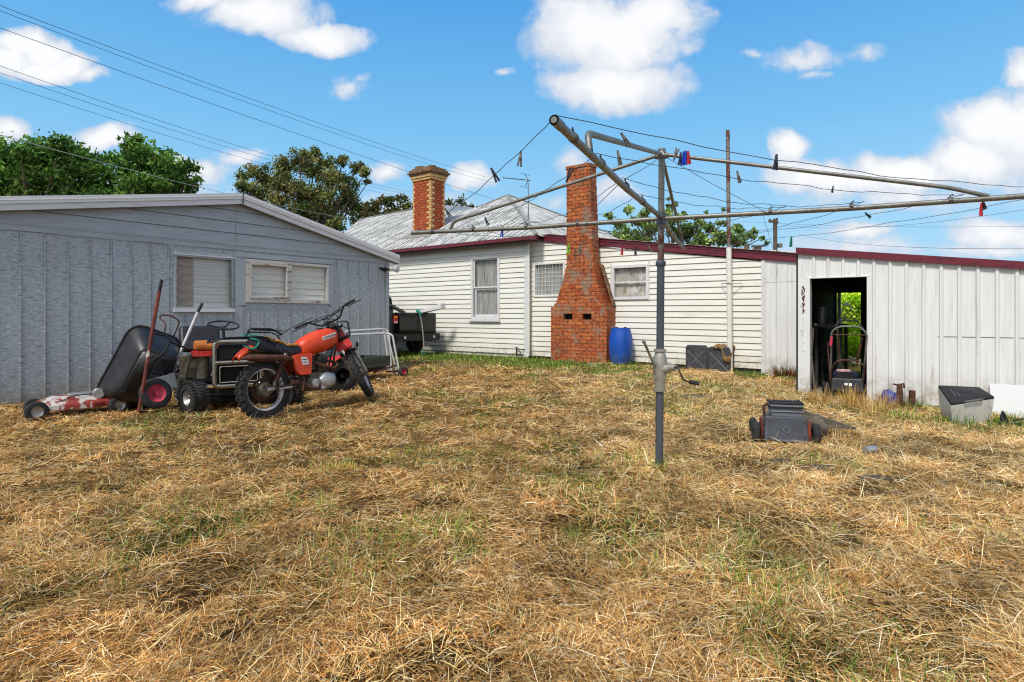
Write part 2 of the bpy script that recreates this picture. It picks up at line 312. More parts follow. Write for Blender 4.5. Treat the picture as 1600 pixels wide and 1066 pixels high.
def wheel(parent, T, R, w, rimr, rimmat='silver', knob=0, spokes=0, tyremat='tyre', disc=None, knobh=.012, name='wheel', n=36, dish=None):
    """axle along T's local y"""
    h = MB(T); hw = w/2
    h.lathe([(.0, -hw*.8), (rimr*.22, -hw*.8), (rimr*.22, hw*.8), (.0, hw*.8)], axis='Y', n=14)
    if spokes:
        for k in range(spokes):
            a = 2*math.pi*k/spokes; b = a+(.35 if k % 2 else -.35); sy = hw*.5*(1 if (k//2) % 2 else -1)
            h.tube([(rimr*.2*math.cos(b), sy, rimr*.2*math.sin(b)), (rimr*.97*math.cos(a), 0, rimr*.97*math.sin(a))], .0022, 4)
    hub = h.build(name, 'rust' if spokes else (disc or rimmat), parent, 40)
    t = MB(T); pr = []
    for i in range(13):
        a = math.pi*(i/12.0); c = math.cos(a); s_ = math.sin(a)
        pr.append((rimr+(R-rimr)*(abs(s_)**.62), -hw*(abs(c)**.75)*(1 if c > 0 else -1)*(1-.0*s_)))
    pr.append(pr[0]); t.lathe(pr, axis='Y', n=n)
    if knob:
        for k in range(knob):
            for j, yy in enumerate((-.36, 0, .36) if w > .06 else (-.3, .3)):
                a = 2*math.pi*(k+(.5 if j % 2 else 0))/knob; Rr = R-(0 if yy == 0 else (R-rimr)*.10)
                K = T @ Matrix.Rotation(-a, 4, 'Y') @ Matrix.Translation((Rr, yy*w*1.12, 0)); kk = MB(K); L = math.pi*R/knob*.52
                kk.bx(-.01, knobh, -w*.12, w*.12, -L, L); t.v += kk.v; t.f += [tuple(i+len(t.v)-len(kk.v) for i in f) for f in kk.f]
    t.build('tyre', tyremat, hub, 40)
    r = MB(T); rw = hw*.62
    if spokes: r.lathe([(rimr*.94, -rw), (rimr*1.02, -rw*1.12), (rimr*1.04, -rw), (rimr*.98, -rw*.4), (rimr*.98, rw*.4), (rimr*1.04, rw), (rimr*1.02, rw*1.12), (rimr*.94, rw), (rimr*.93, 0), (rimr*.94, -rw)], axis='Y', n=n)
    else: r.lathe([(rimr*.2, -rw*(dish or .3)), (rimr*.55, -rw*.25), (rimr*.8, -rw*.7), (rimr*1.04, -rw*1.35), (rimr*1.06, -rw), (rimr*1.0, 0), (rimr*1.06, rw), (rimr*1.04, rw*1.35), (rimr*.8, rw*.7), (rimr*.55, rw*.25), (rimr*.2, rw*(dish or .3))], axis='Y', n=n)
    r.build('rim', rimmat, hub, 50)
    return hub
def axisM(o, yaxis, up=(0, 0, 1)):
    y = Vector(yaxis).normalized(); x = y.cross(Vector(up)).normalized(); z = x.cross(y)
    return Matrix.Translation(Vector(o)) @ Matrix((x, y, z)).transposed().to_4x4()

# ---------------------------------------------------------------- noise and ground height
_T = rng.random((512, 512))
def vn(x, y):
    xi = np.floor(x).astype(int); yi = np.floor(y).astype(int); fx = x-xi; fy = y-yi
    fx = fx*fx*(3-2*fx); fy = fy*fy*(3-2*fy)
    a = _T[xi % 512, yi % 512]; b = _T[(xi+1) % 512, yi % 512]; c = _T[xi % 512, (yi+1) % 512]; d = _T[(xi+1) % 512, (yi+1) % 512]
    return (a*(1-fx)+b*fx)*(1-fy)+(c*(1-fx)+d*fx)*fy
def fbm(x, y, s, o=4, seed=0):
    x = np.asarray(x, float)*s+seed*17.3+100; y = np.asarray(y, float)*s+seed*9.1+100; r = 0; a = .5; t = 0
    for i in range(o): r = r+a*vn(x, y); t += a; x = x*2.03+5.1; y = y*2.03+3.7; a *= .5
    return r/t
def sst(x, a, b):
    t = np.clip((np.asarray(x, float)-a)/(b-a), 0, 1); return t*t*(3-2*t)
def gbase(x, y):
    x = np.asarray(x, float); y = np.asarray(y, float)
    return -.17*sst(x, 1.8, 7.5)*sst(y, 3, 8) + .06*np.exp(-(((x+2.3)/1.3)**2+((y-8.8)/1.1)**2))
def gz(x, y):
    x = np.asarray(x, float); y = np.asarray(y, float)
    amp = .05*(1-sst(y, 9, 13)); b = (fbm(x, y, .9, 4)-.5)*amp + (fbm(x, y, 4.5, 3, 3)-.5)*.045*(1-sst(y, 5, 10))
    return gbase(x, y)+b-.012
def gnd(x, y): return float(gbase(np.array(x), np.array(y)))
# ================================================================ buildings
AH = math.atan2(-.619, .786)
HF = Fr((.434, 17.1, 0), AH); GF = Fr((4.81, 9.93, 0), AH); SF = Fr((-6.76, 7.99, 0), math.atan2(.8, .6))

def boards(mb, s0, s1, zb, top, pitch, holes=(), y=0, proud=.024, tilt=0, step=.25, jitter=0):
    """lapped boards from s0 to s1; top(s) is the upper edge; holes are (x0,x1,z0,z1)"""
    z = zb; k = 0
    while z < max(top(s0), top(s1)):
        cuts = sorted(set([s0, s1]+[s0+i*step for i in range(1, int((s1-s0)/step)+1) if s0+i*step < s1]+[h[0] for h in holes if s0 < h[0] < s1]+[h[1] for h in holes if s0 < h[1] < s1]))
        for a, b in zip(cuts[:-1], cuts[1:]):
            m = (a+b)/2; bands = [(z, z+pitch)]
            for h in holes:
                if h[0] < m < h[1]:
                    nb = []
                    for lo, hi in bands:
                        if hi <= h[2] or lo >= h[3]: nb.append((lo, hi))
                        else:
                            if lo < h[2]: nb.append((lo, h[2]))
                            if hi > h[3]: nb.append((h[3], hi))
                    bands = nb
            for lo, hi in bands:
                ha, hb = min(hi, top(a)), min(hi, top(b))
                if ha <= lo and hb <= lo: continue
                ha, hb = max(ha, lo), max(hb, lo)
                zr = z+pitch-.017; pl = lambda q: y-proud*(1-(q-z)/pitch)-.002
                la, lb = lo+tilt*a, lo+tilt*b; ua, ub = ha+tilt*a, hb+tilt*b
                ma, mb_ = min(ha, zr), min(hb, zr); da, db = ma+tilt*a, mb_+tilt*b; yr = y+.014
                if lo >= zr: mb.add([(a, yr, la), (b, yr, lb), (b, yr, ub), (a, yr, ua)], [(0, 1, 2, 3)]); continue
                mb.add([(a, pl(lo), la), (b, pl(lo), lb), (b, pl(mb_), db), (a, pl(ma), da), (a, yr, la), (b, yr, lb), (a, yr, da), (b, yr, db), (a, yr, ua), (b, yr, ub)], [(0, 1, 2, 3), (4, 5, 1, 0), (3, 2, 7, 6), (6, 7, 9, 8)])
        z += pitch; k += 1
def frame4(mb, x0, x1, z0, z1, w, y0, y1, wb=None):
    wb = wb or w
    mb.bx(x0, x1, y0, y1, z1-w, z1); mb.bx(x0, x1, y0, y1, z0, z0+wb); mb.bx(x0, x0+w, y0, y1, z0+wb, z1-w); mb.bx(x1-w, x1, y0, y1, z0+wb, z1-w)

# ---- the weatherboard house
house = thing('weatherboard_house', 'cream weatherboard house with white corrugated hip roof and lean-to behind the blue drum', 'house', HF.o, Matrix.Rotation(AH, 3, 'Z'))
HM = HF.M
Bx1 = 7.70
wA = [(-2.036, -1.055, 1.10, 2.90)]
wB = [(.17, 1.13, 1.78, 2.62), (2.66, 3.60, 1.66, 2.43)]
topA = lambda s: 3.33
fz = lambda s: 3.30-.142*(s-.2)           # underside of the lean-to barge board
mb = MB(HM); boards(mb, -8.6, 0, .10, topA, .146, wA, 0)
mb.bx(-8.6, .0, .012, .05, .0, .12)
mb.build('wall', 'siding', house)
mb = MB(HM); boards(mb, .02, 6.32, .06, fz, .141, wB, .16, tilt=-.006)
mb.build('wall', 'siding', house)['label'] = 'lean-to wall of lapped boards behind the chimney'
mb = MB(HM)        # the short return between the two walls
RT = HM @ Matrix.Rotation(math.pi/2, 4, 'Z'); r2 = MB(RT); boards(r2, .0, .16, .06, topA, .141, (), -.001, step=1); r2.build('wall_return', 'siding', house)
# corner boards, plinth
mb = MB(HM); mb.bx(-.085, -.0, -.034, .0, .02, 3.31); mb.bx(-.0, .028, -.034, -.0, .02, 3.31); mb.bx(6.32, 6.40, .122, .16, -.1, 2.42); mb.bx(.02, .055, .128, .16, .02, 3.3)
mb.split_build('corner_board', 'trimw', house, bevel=.004)
mb = MB(HM); mb.bx(-8.6, 0, .02, .06, -.25, .10); mb.bx(.02, 7.7, .19, .22, -.35, .05); mb.build('plinth', 'wood', house)
mb = MB(HM)          # flat sheets with grooves beyond the boards
zj = HF.at(1215, 441, .14)[2]
for i in range(6):
    a = 6.40+i*.228; b = a+.222
    mb.bx(a, b, .148, .17, -.2, zj-.004); mb.bx(a, b, .150, .17, zj+.004, 2.62-.142*(a-6.4)*.9)
mb.bx(6.4, 7.76, .17, .19, -.2, 2.30)
mb.build('sheet_panel', 'whitesheet', house)
def window(parent, M_, x0, x1, z0, z1, y, style):
    t = MB(M_)
    if style == 'sash':
        frame4(t, x0-.07, x1+.07, z0-.02, z1+.07, .075, y-.05, y+.05); t.bx(x0-.13, x1+.10, y-.085, y-.05, z0-.085, z0-.022)
        w = t.build('window', 'trimw', parent, bevel=.004)
        s = MB(M_); zm = (z0+z1)/2+.02; frame4(s, x0+.008, x1-.008, zm, z1+.0, .045, y-.012, y+.018); frame4(s, x0+.05, x1-.008, z0+.06, zm-.002, .045, y+.02, y+.045, .07)
        s.build('sash', 'trimw', w, bevel=.003)
        g = MB(M_); g.quad((x0, y+.022, z0), (x1, y+.022, z0), (x1, y+.022, z1), (x0, y+.022, z1)); g.build('pane', 'glass', w)
        c = MB(M_); n = 46; vs = []; fs = []
        for i in range(n+1):
            x = x0+(x1-x0)*i/n; yy = y+.10+.018*math.sin(i*1.1)+.008*math.sin(i*2.7); vs += [(x, yy, z0), (x, yy, z1)]
            if i: fs.append((2*i-2, 2*i, 2*i+1, 2*i-1))
        c.add(vs, fs); c.build('curtain', 'curtain', w, 1)
    if style == 'grid':
        frame4(t, x0-.05, x1+.05, z0-.06, z1+.06, .06, y-.045, y+.04); w = t.build('window', 'siding', parent, bevel=.004)
        s = MB(M_); n = 8
        for i in range(1, n): x = x0+(x1-x0)*i/n; s.tube([(x, y-.02, z0), (x, y-.02, z1)], .006, 5)
        for i in range(1, 7): z = z0+(z1-z0)*i/7; s.tube([(x0, y-.03, z), (x1, y-.03, z)], .006, 5)
        s.build('security_grille', 'trimw', w)
        g = MB(M_); g.quad((x0, y+.012, z0), (x1, y+.012, z0), (x1, y+.012, z1), (x0, y+.012, z1)); g.build('pane', 'glass', w)
        g = MB(M_); g.quad((x0, y+.07, z0), (x1, y+.07, z0), (x1, y+.07, z1), (x0, y+.07, z1)); g.build('curtain', 'curtain', w)
    if style == 'small':
        frame4(t, x0-.05, x1+.05, z0-.06, z1+.05, .075, y-.05, y+.04); t.bx(x0-.06, x0-.05, y-.06, y, z0-.1, z1+.12); t.bx(x1+.05, x1+.06, y-.06, y, z0-.09, z1+.12)
        w = t.build('window', 'trimw', parent, bevel=.004)
        zm = (z0+z1)/2-.0; s = MB(M_); s.bx(x0+.02, x1-.02, y-.01, y+.02, zm-.018, zm+.018); s.build('glazing_bar', 'trimw', w)
        g = MB(M_); g.quad((x0, y+.022, z0), (x1, y+.022, z0), (x1, y+.022, z1), (x0, y+.022, z1)); g.build('pane', 'glass', w)
        g = MB(M_); g.quad((x0, y+.07, z0), (x1, y+.07, z0), (x1, y+.07, z1), (x0, y+.07, z1)); g.build('blind', 'dirtpane', w)
    return w
window(house, HM, *wA[0], 0, 'sash')['label'] = 'tall sash window with sheer curtains'
window(house, HM, *wB[0], .16, 'grid')['label'] = 'window behind a white wire grille'
window(house, HM, *wB[1], .16, 'small')['label'] = 'small two pane window with stained blind'
# main roof: one corrugated slope up to ridge and hip, a hip face to the right
ze, k_ = 3.40, .494; xc = .53; ax, ay = -4.49, 4.72
rz = lambda y: ze+k_*(y+.3)
TOP = [(-14, 4.6), (-13.4, 4.55), (-8.34, 4.97), (-6.17, 3.3), (-5.0, 3.55), (ax, ay), (xc, -.3)]
def ytop(x):
    for (a, b), (c, d) in zip(TOP[:-1], TOP[1:]):
        if a <= x <= c: return b+(d-b)*(x-a)/(c-a)
    return -.3
mb = MB(HM); vs = []; fs = []; x = -13.4; n = 0; st = .019
while x < xc:
    yb = -.3 if x > -11.8 else 2.4+(-11.8-x)*1.3
    h = .015*math.sin(2*math.pi*x/.076); yt = max(ytop(x), yb)
    vs += [(x, yb, rz(yb)+h), (x, yt, rz(yt)+h)]
    if n: fs.append((2*n-2, 2*n, 2*n+1, 2*n-1))
    n += 1; x += st
mb.add(vs, fs)
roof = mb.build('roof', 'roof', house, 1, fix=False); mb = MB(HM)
# right hip face, and plain slopes closing the back
def xr(y): return xc+(ax-xc)*(y+.3)/(ay+.3)
vs = []; fs = []; n = 0; y = -.3; yq = 9.7
while y < yq:
    xt = xr(y) if y < ay else ax+(xc-ax)*(y-ay)/(yq-ay); h = .015*math.sin(2*math.pi*y/.076); kk = (rz(ay)-ze)/(xc-ax)
    vs += [(xc, y, ze+h), (xt, y, ze+kk*(xc-xt)+h)]
    if n: fs.append((2*n-2, 2*n, 2*n+1, 2*n-1))
    n += 1; y += .019
mb.add(vs, fs)
mb.add([(ax, ay, rz(ay)-.02), (xc, yq, ze), (-14, yq, ze), (-13.4, 4.55, rz(4.55)-.02), (-8.34, 4.97, rz(4.97)-.02), (-6.17, 3.3, rz(3.3)-.02), (-5, 3.55, rz(3.55)-.02)], [(0, 1, 2, 3, 4, 5, 6)])
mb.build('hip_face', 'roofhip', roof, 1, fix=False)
mb = MB(HM)
for a, b in (((xc, -.3), (ax, ay)), ((ax, ay), (-5.0, 3.55)), ((-8.34, 4.97), (-13.4, 4.55))):
    A = Vector((a[0], a[1], rz(a[1])+.02)); B = Vector((b[0], b[1], rz(b[1])+.02)); mb.tube([A, A.lerp(B, .5)+Vector((0, 0, .004)), B], .06, 8, flat=.45)
B = Vector((ax, ay, rz(ay)+.03)); mb.tube([B, Vector((xc, yq, ze+.02))], .06, 8, flat=.45)
mb.build('ridge_capping', 'roofcap', roof, 50)
mb = MB(HM); x = -13.0
while x < -.2:
    yb = -.29 if x > -11.8 else 2.45+(-11.8-x)*1.3; yt = ytop(x)-.05; mb.tube([(x, yb, rz(yb)+.012), (x, yt, rz(yt)+.012)], .013, 5); x += .76
mb.split_build('sheet_lap', 'wood', roof)
for yy in (.25, 1.3, 2.3, 3.3, 4.2):      # rows of roofing screws
    mb = MB(HM); x = -13.0
    while x < .4:
        if yy < ytop(x)-.1 and (x > -11.7 or yy > 2.6+(-11.8-x)*1.3): q = rz(yy)+.012; mb.bx(x-.016, x+.016, yy-.02, yy+.03, q, q+.012)
        x += .228
    o_ = mb.build('screw_row', 'wood', roof); o_['kind'] = 'stuff'
mb = MB(HM); mb.prism([(-.36, 3.29), (-.25, 3.29), (-.25, 3.405), (-.255, 3.405), (-.255, 3.30), (-.352, 3.30), (-.352, 3.375), (-.36, 3.38)], -8.6, xc+.03, 'YZ')
mb.bx(-8.6, xc-.2, -.25, -.02, 3.275, 3.285); mb.build('gutter', 'maroon', house)
mb = MB(HM); mb.bx(-8.6, xc-.25, -.249, -.225, 3.20, 3.285); mb.build('soffit_board', 'wood', house)
# lean-to roof with maroon barge board stepping down to the right
mb = MB(HM); a, b = .2, 7.72
th = lambda s: .19-.0035*(s)
mb.hexa([(a, .10, fz(a)), (b, .10, fz(b)), (b, .13, fz(b)), (a, .13, fz(a))], [(a, .10, fz(a)+th(a)), (b, .10, fz(b)+th(b)), (b, .13, fz(b)+th(b)), (a, .13, fz(a)+th(a))])
mb.hexa([(a, .085, fz(a)+.13), (b, .085, fz(b)+.13), (b, .099, fz(b)+.13), (a, .099, fz(a)+.13)], [(a, .085, fz(a)+th(a)+.01), (b, .085, fz(b)+th(b)+.01), (b, .099, fz(b)+th(b)+.01), (a, .099, fz(a)+th(a)+.01)])
mb.build('barge_board', 'maroon', house)
mb = MB(HM); n = 0; vs = []; fs = []; y = .05
while y < 6:
    h = .009*math.sin(2*math.pi*y/.076); vs += [(a+.3, y, fz(a+.3)+th(a)+.03+h), (b+.03, y, fz(b)+th(b)+.025+h)]
    if n: fs.append((2*n-2, 2*n, 2*n+1, 2*n-1))
    n += 1; y += .019
mb.add(vs, fs); mb.build('lean_to_roof', 'rustsheet', house, 1, fix=False)
mb = MB(HM); mb.bx(-.02, 7.7, 5.9, 6.0, -.3, 2.3); mb.bx(-8.6, -8.5, 0, 9, -.2, 3.3); mb.split_build('rear_wall', 'siding', house)
# down pipe, gas and water fittings at the corner
mb = MB(HM); mb.tube([(.06, -.02, 3.30), (.06, -.02, .06)], .036, 10); mb.tube([(.06, -.02, .09), (.06, -.1, .0)], .036, 10)
for z in (.5, 1.55, 2.75): mb.tube([(.06, -.02, z-.02), (.06, -.02, z+.02)], .041, 10)
mb.build('downpipe', 'siding', house, 40)
mb = MB(HM)
mb.tube(smooth_pts([(-.30, -.05, .30), (-.26, -.09, .26), (-.1, -.06, .22), (-.04, -.05, .24)]), .008, 6); mb.tube([(-.34, -.07, -.02), (-.34, -.07, .26)], .012, 6); mb.ell((-.34, -.08, .28), (.03, .03, .025), 8, 5)
mb.tube(smooth_pts([(-.34, -.07, .15), (-.2, -.12, .2), (-.13, -.1, .05), (-.12, -.1, -.02)]), .01, 6)
mb.build('garden_tap', 'blackm', house)
# small quoined chimney on the main roof
x0, yf = -5.79, .97; x1 = HF.at(673, 360, yf)[0]; zt = HF.at(660, 262, yf)[2]; zb = 3.85
yb2 = yf
while pix(HF.w(x1, yb2, 5))[0] < 694.5: yb2 += .02
D = yb2-yf; W = x1-x0; zb = rz(yf)-.15
mb = MB(HM); mb.bx(x0, x1, yf, yb2, zb, zt-.30); ch = mb.build('chimney', 'brick2', roof)
ch['label'] = 'red and cream brick chimney with corbelled cap'
mb = MB(HM); z = rz(yf)+.05; i = 0
while z < zt-.50:
    l = .20 if i % 2 else .09; l2 = .08 if i % 2 else .19; h = .083; e = .004
    for xa, xb in ((x0-e, x0+l*.55), (x1-l, x1+e)):
        mb.bx(xa, xb, yf-e, yf+.02, z, z+h)
    for ya, yb in ((yf+.021, yf+l2), (yb2-l2*.6, yb2+e)): mb.bx(x1-.02, x1+e, ya, yb, z, z+h)
    z += .095; i += 1
mb.split_build('quoin', 'cream', ch, bevel=.003)
mb = MB(HM); z = zt-.44
for g, h, in ((.03, .085), (.065, .085)): mb.bx(x0-g, x1+g, yf-g, yb2+g, z, z+h); z += h+.003
mb.build('corbel', 'cream', ch, bevel=.004)
mb = MB(HM)
for g, h in ((.10, .06), (.15, .07), (.10, .08), (.04, .07)): mb.bx(x0-g, x1+g, yf-g, yb2+g, z, z+h); z += h-.001
mb.build('chimney_cap', 'cap', ch, bevel=.02)
mb = MB(HM); mb.bx(x0+.1, x0+.42, yf, yf+.4, z, z+.07); mb.lathe([(.0, z+.10), (.13, z+.10), (.13, z+.07), (.10, z+.06), (.10, z-.02)], (x1-.28, yf+.35, 0), 'Z', 14); mb.build('chimney_pot', 'cap', ch, 40)
mb = MB(HM); y0_ = yf-.32; mb.hexa([(x0-.25, y0_, rz(y0_)+.012), (x1+.25, y0_, rz(y0_)+.012), (x1+.12, yf, rz(yf)+.012), (x0-.12, yf, rz(yf)+.012)], [(x0-.25, y0_, rz(y0_)+.03), (x1+.25, y0_, rz(y0_)+.03), (x1+.12, yf, rz(yf)+.06), (x0-.12, yf, rz(yf)+.06)]); mb.build('flashing', 'roofcap', roof)
# big chimney with stepped shoulders
yf = -.33; yw = .14
mb = MB(HM); X0, X1 = 1.03, 2.72
hz0, hz1 = 1.09, 1.24; hA = HF.at(880, 497, yf)[0], HF.at(894.5, 497, yf)[0]; hB = HF.at(909, 497, yf)[0], HF.at(924, 497, yf)[0]
mb.bx(X0, X1, yf, yw, -.3, hz0); mb.bx(X0, hA[0], yf, yw, hz0, hz1); mb.bx(hA[1], hB[0], yf, yw, hz0, hz1); mb.bx(hB[1], X1, yf, yw, hz0, hz1)
mb.bx(hA[0], hA[1], yf+.16, yw, hz0, hz1); mb.bx(hB[0], hB[1], yf+.16, yw, hz0, hz1); mb.bx(X0, X1, yf, yw, hz1, 1.424)
z = 1.425; n = 12
for i in range(n):
    t = (i)/(n-1); tt = t**.85; xa = 1.14+(1.515-1.14)*tt; xb = 2.70+(2.325-2.70)*(t**.62)
    mb.bx(xa, xb, yf+.0+.02*(t > 0), yw-.06*t, z, z+.0935); z += .095
j = 0
while z < 4.95:
    t = (z-2.6)/2.4; jj = .004*math.sin(j*2.3); mb.bx(1.515+jj, 2.315-.10*t+jj, yf+.02+jj*.5, .02+jj, z, z+.0935); z += .095; j += 1
mb.bx(1.50, 2.235, yf+.005, .035, z, z+.08)
big = mb.build('chimney', 'brick', house, bevel=.004); big['label'] = 'tall orange brick chimney with stepped shoulders and two vent holes'
mb = MB(HM)
for h in (hA, hB): mb.bx(h[0]+.002, h[1]-.002, yf+.12, yf+.14, hz0+.002, hz1-.002)
mb.split_build('vent', 'darkin', big)
mb = MB(HM); mb.hexa([(2.36, -.02, 2.50), (2.72, -.02, 1.43), (2.72, .12, 1.43), (2.36, .12, 2.50)], [(2.385, -.02, 2.52), (2.745, -.02, 1.45), (2.745, .12, 1.45), (2.385, .12, 2.52)]); mb.build('shoulder_render', 'cap', big)

# ---- blue-grey shed at the left
shed = thing('shed', 'blue grey zinc clad shed with low white gable behind the motorbike', 'shed', SF.o, Matrix.Rotation(SF.a, 3, 'Z'))
SM = SF.M; L0, L1 = -.75, 6.69
holes = [(2.193, 3.16, 1.31, 2.185), (3.40, 5.14, 1.43, 2.20)]
ap = 3.264
gt = lambda x: 3.14-.174*(ap-x) if x < ap else 3.14-.2175*(x-ap)
mb = MB(SM)
def skin(x0, x1, y, z0, z1, hs):
    xs = sorted(set([x0, x1]+[h[0] for h in hs]+[h[1] for h in hs]))
    for a, b in zip(xs[:-1], xs[1:]):
        bands = [(z0, z1)]
        for h in hs:
            if h[0] < (a+b)/2 < h[1]: bands = [(z0, h[2]), (h[3], z1)]
        for lo, hi in bands: mb.quad((a, y, lo), (b, y, lo), (b, y, hi), (a, y, hi))
skin(L0, L1, 0, -.1, 2.34, holes)
x = -.60
while x < L1-.1:
    segs = [(-.1, 2.335)]
    for h in holes:
        if h[0]-.05 < x < h[1]+.05: segs = [(-.1, h[2]-.07)]
    for lo, hi in segs: mb.bx(x-.009, x+.009, -.014, -.001, lo, hi); mb.bx(x+.017, x+.022, -.006, -.001, lo, hi)
    x += .2705
mb.bx(L1, L1+.02, -.02, 5, -.1, 2.34)
mb.build('wall', 'zinc', shed)
mb = MB(SM); mb.bx(L1-.07, L1+.028, -.022, -.016, -.05, 2.32); mb.bx(3.19, 3.34, -.017, -.004, -.05, 2.33); mb.split_build('corner_flashing', 'zincplain', shed)
mb = MB(SM)
mb.bx(L0, L1+.02, -.022, 0, 2.341, 2.43); mb.bx(L0, L1+.02, -.030, -.0225, 2.418, 2.437)
for i, z in enumerate((2.44, 2.635, 2.83, 3.025)):
    # each board is cut off by the rake
    z1 = z+.188; xs = [L0+(L1-L0)*k/60 for k in range(61)]+[3.205]
    xs = sorted(xs)
    for a, b in zip(xs[:-1], xs[1:]):
        ta, tb = min(z1, gt(a)+.02), min(z1, gt(b)+.02)
        if ta <= z and tb <= z: continue
        ta, tb = max(ta, z+.001), max(tb, z+.001); g = .004 if abs(a-3.205) < .001 else 0
        mb.add([(a+g, -.024, z), (b, -.024, z), (b, -.008, tb), (a+g, -.008, ta), (a+g, 0, z), (b, 0, z)], [(0, 1, 2, 3), (4, 5, 1, 0)])
mb.build('gable_board', 'zincplain', shed)
mb = MB(SM)
for a, b, side in (((L0-.1), ap, 0), (ap, 6.90, 1)):
    for (g0, g1, ya, yb) in ((0, .085, -.15, -.11), (.086, .185, -.17, -.13), (.13, .137, -.175, -.17)):
        A0, B0 = gt(a)+g0, gt(b)+g0; A1, B1 = gt(a)+g1, gt(b)+g1
        mb.hexa([(a, ya, A0), (b, ya, B0), (b, yb, B0), (a, yb, A0)], [(a, ya, A1), (b, ya, B1), (b, yb, B1), (a, yb, A1)])
mb.build('barge_board', 'fascia', shed)
mb = MB(SM); mb.bx(ap-.012, ap+.012, -.172, -.1695, gt(ap)-.002, gt(ap)+.187); mb.build('barge_joint', 'post', shed)
mb = MB(SM)
for a, b in ((L0-.1, ap), (ap, 6.92)):
    A, B = gt(a)+.17, gt(b)+.17; mb.hexa([(a, -.128, A), (b, -.128, B), (b, 5.2, B), (a, 5.2, A)], [(a, -.128, A+.02), (b, -.128, B+.02), (b, 5.2, B+.02), (a, 5.2, A+.02)])
    A, B = gt(a), gt(b); mb.hexa([(a, -.11, A), (b, -.11, B), (b, -.0, B), (a, -.0, A)], [(a, -.11, A+.015), (b, -.11, B+.015), (b, 0, B+.015), (a, 0, A+.015)])
mb.build('roof', 'roofcap', shed)
mb = MB(SM); mb.bx(L0, L1, 4.98, 5.0, -.1, 2.5); mb.bx(L0, L0+.02, 0, 5, -.1, 2.5); mb.split_build('rear_wall', 'zinc', shed)
# louvre window
x0, x1, z0, z1 = holes[0]; t = MB(SM); frame4(t, x0, x1, z0, z1, .028, -.03, .03, .03)
w = t.build('window', 'zincplain', shed, bevel=.003); w['label'] = 'louvre window with tan board behind its left side'
t = MB(SM); t.bx(x0-.02, x1+.025, -.055, -.001, z0-.055, z0-.002); t.build('sill', 'fascia', w, bevel=.003); t = MB(SM); t.bx(x0-.01, x1+.01, -.04, -.001, z1+.002, z1+.02); t.build('head_flashing', 'fascia', w); t = MB(SM); nz = 6
for i in range(nz):
    z = z0+.04+(z1-z0-.07)*i/nz; h = (z1-z0-.07)/nz
    t.hexa([(x0+.03, -.026, z), (x1-.06, -.026, z), (x1-.06, -.020, z), (x0+.03, -.020, z)], [(x0+.03, .016, z+h+.012), (x1-.06, .016, z+h+.012), (x1-.06, .022, z+h+.012), (x0+.03, .022, z+h+.012)])
t.build('louvre_blades', 'glass', w)
t = MB(SM)
for i in range(nz): z = z0+.04+(z1-z0-.07)*i/nz; t.bx(x0+.018, x0+.04, -.036, .0, z, z+.03); t.bx(x1-.06, x1-.028, -.036, .0, z, z+.03)
t.bx(x1-.045, x1-.03, -.033, -.01, z0+.03, z1-.03); t.split_build('louvre_clip', 'galv', w)
t = MB(SM); t.quad((x0, .05, z0), (x0+.33, .05, z0), (x0+.33, .05, z1), (x0, .05, z1)); t.build('board', 'tanblind', w)
t = MB(SM)
for i in range(7): z = z0+(z1-z0)*i/7; t.hexa([(x0+.33, .05, z), (x1, .05, z), (x1, .055, z), (x0+.33, .055, z)], [(x0+.33, .062, z+.13), (x1, .062, z+.13), (x1, .066, z+.13), (x0+.33, .066, z+.13)])
t.quad((x0+.33, .07, z0), (x1, .07, z0), (x1, .07, z1), (x0+.33, .07, z1)); t.build('blind', 'blind', w)
# timber window
x0, x1, z0, z1 = holes[1]; xm = HF and SF.at(451.5, 440, 0)[0]
t = MB(SM); frame4(t, x0, x1, z0, z1, .05, -.035, .03, .075); t.bx(xm-.035, xm+.035, -.035, .03, z0+.075, z1-.05)
w = t.build('window', 'peelwood', shed, bevel=.004); w['label'] = 'timber window with peeling paint and two panes'
t = MB(SM); t.bx(x0-.155, x0-.002, -.024, -.001, z0-.05, z1+.02); t.bx(x1+.002, x1+.10, -.024, -.001, z0-.03, z1+.02); t.bx(x0-.17, x1+.13, -.032, -.001, z1+.022, z1+.11); t.build('trim', 'zincplain', w)
t = MB(SM); frame4(t, x0+.055, xm-.04, z0+.08, z1-.055, .04, -.05, -.01, .03); t.build('sash', 'peelwood', w, bevel=.003)
t = MB(SM); t.quad((x0+.05, .0, z0+.06), (x1-.05, .0, z0+.06), (x1-.05, .0, z1-.05), (x0+.05, .0, z1-.05)); t.build('pane', 'glass', w)
t = MB(SM)
for i in range(6): z = z0+.05+(z1-z0-.05)*i/6; t.hexa([(x0, .045, z), (x1, .045, z), (x1, .05, z), (x0, .05, z)], [(x0, .06, z+.135), (x1, .06, z+.135), (x1, .064, z+.135), (x0, .064, z+.135)])
t.quad((x0, .07, z0), (x1, .07, z0), (x1, .07, z1), (x0, .07, z1)); t.build('blind', 'blind', w)

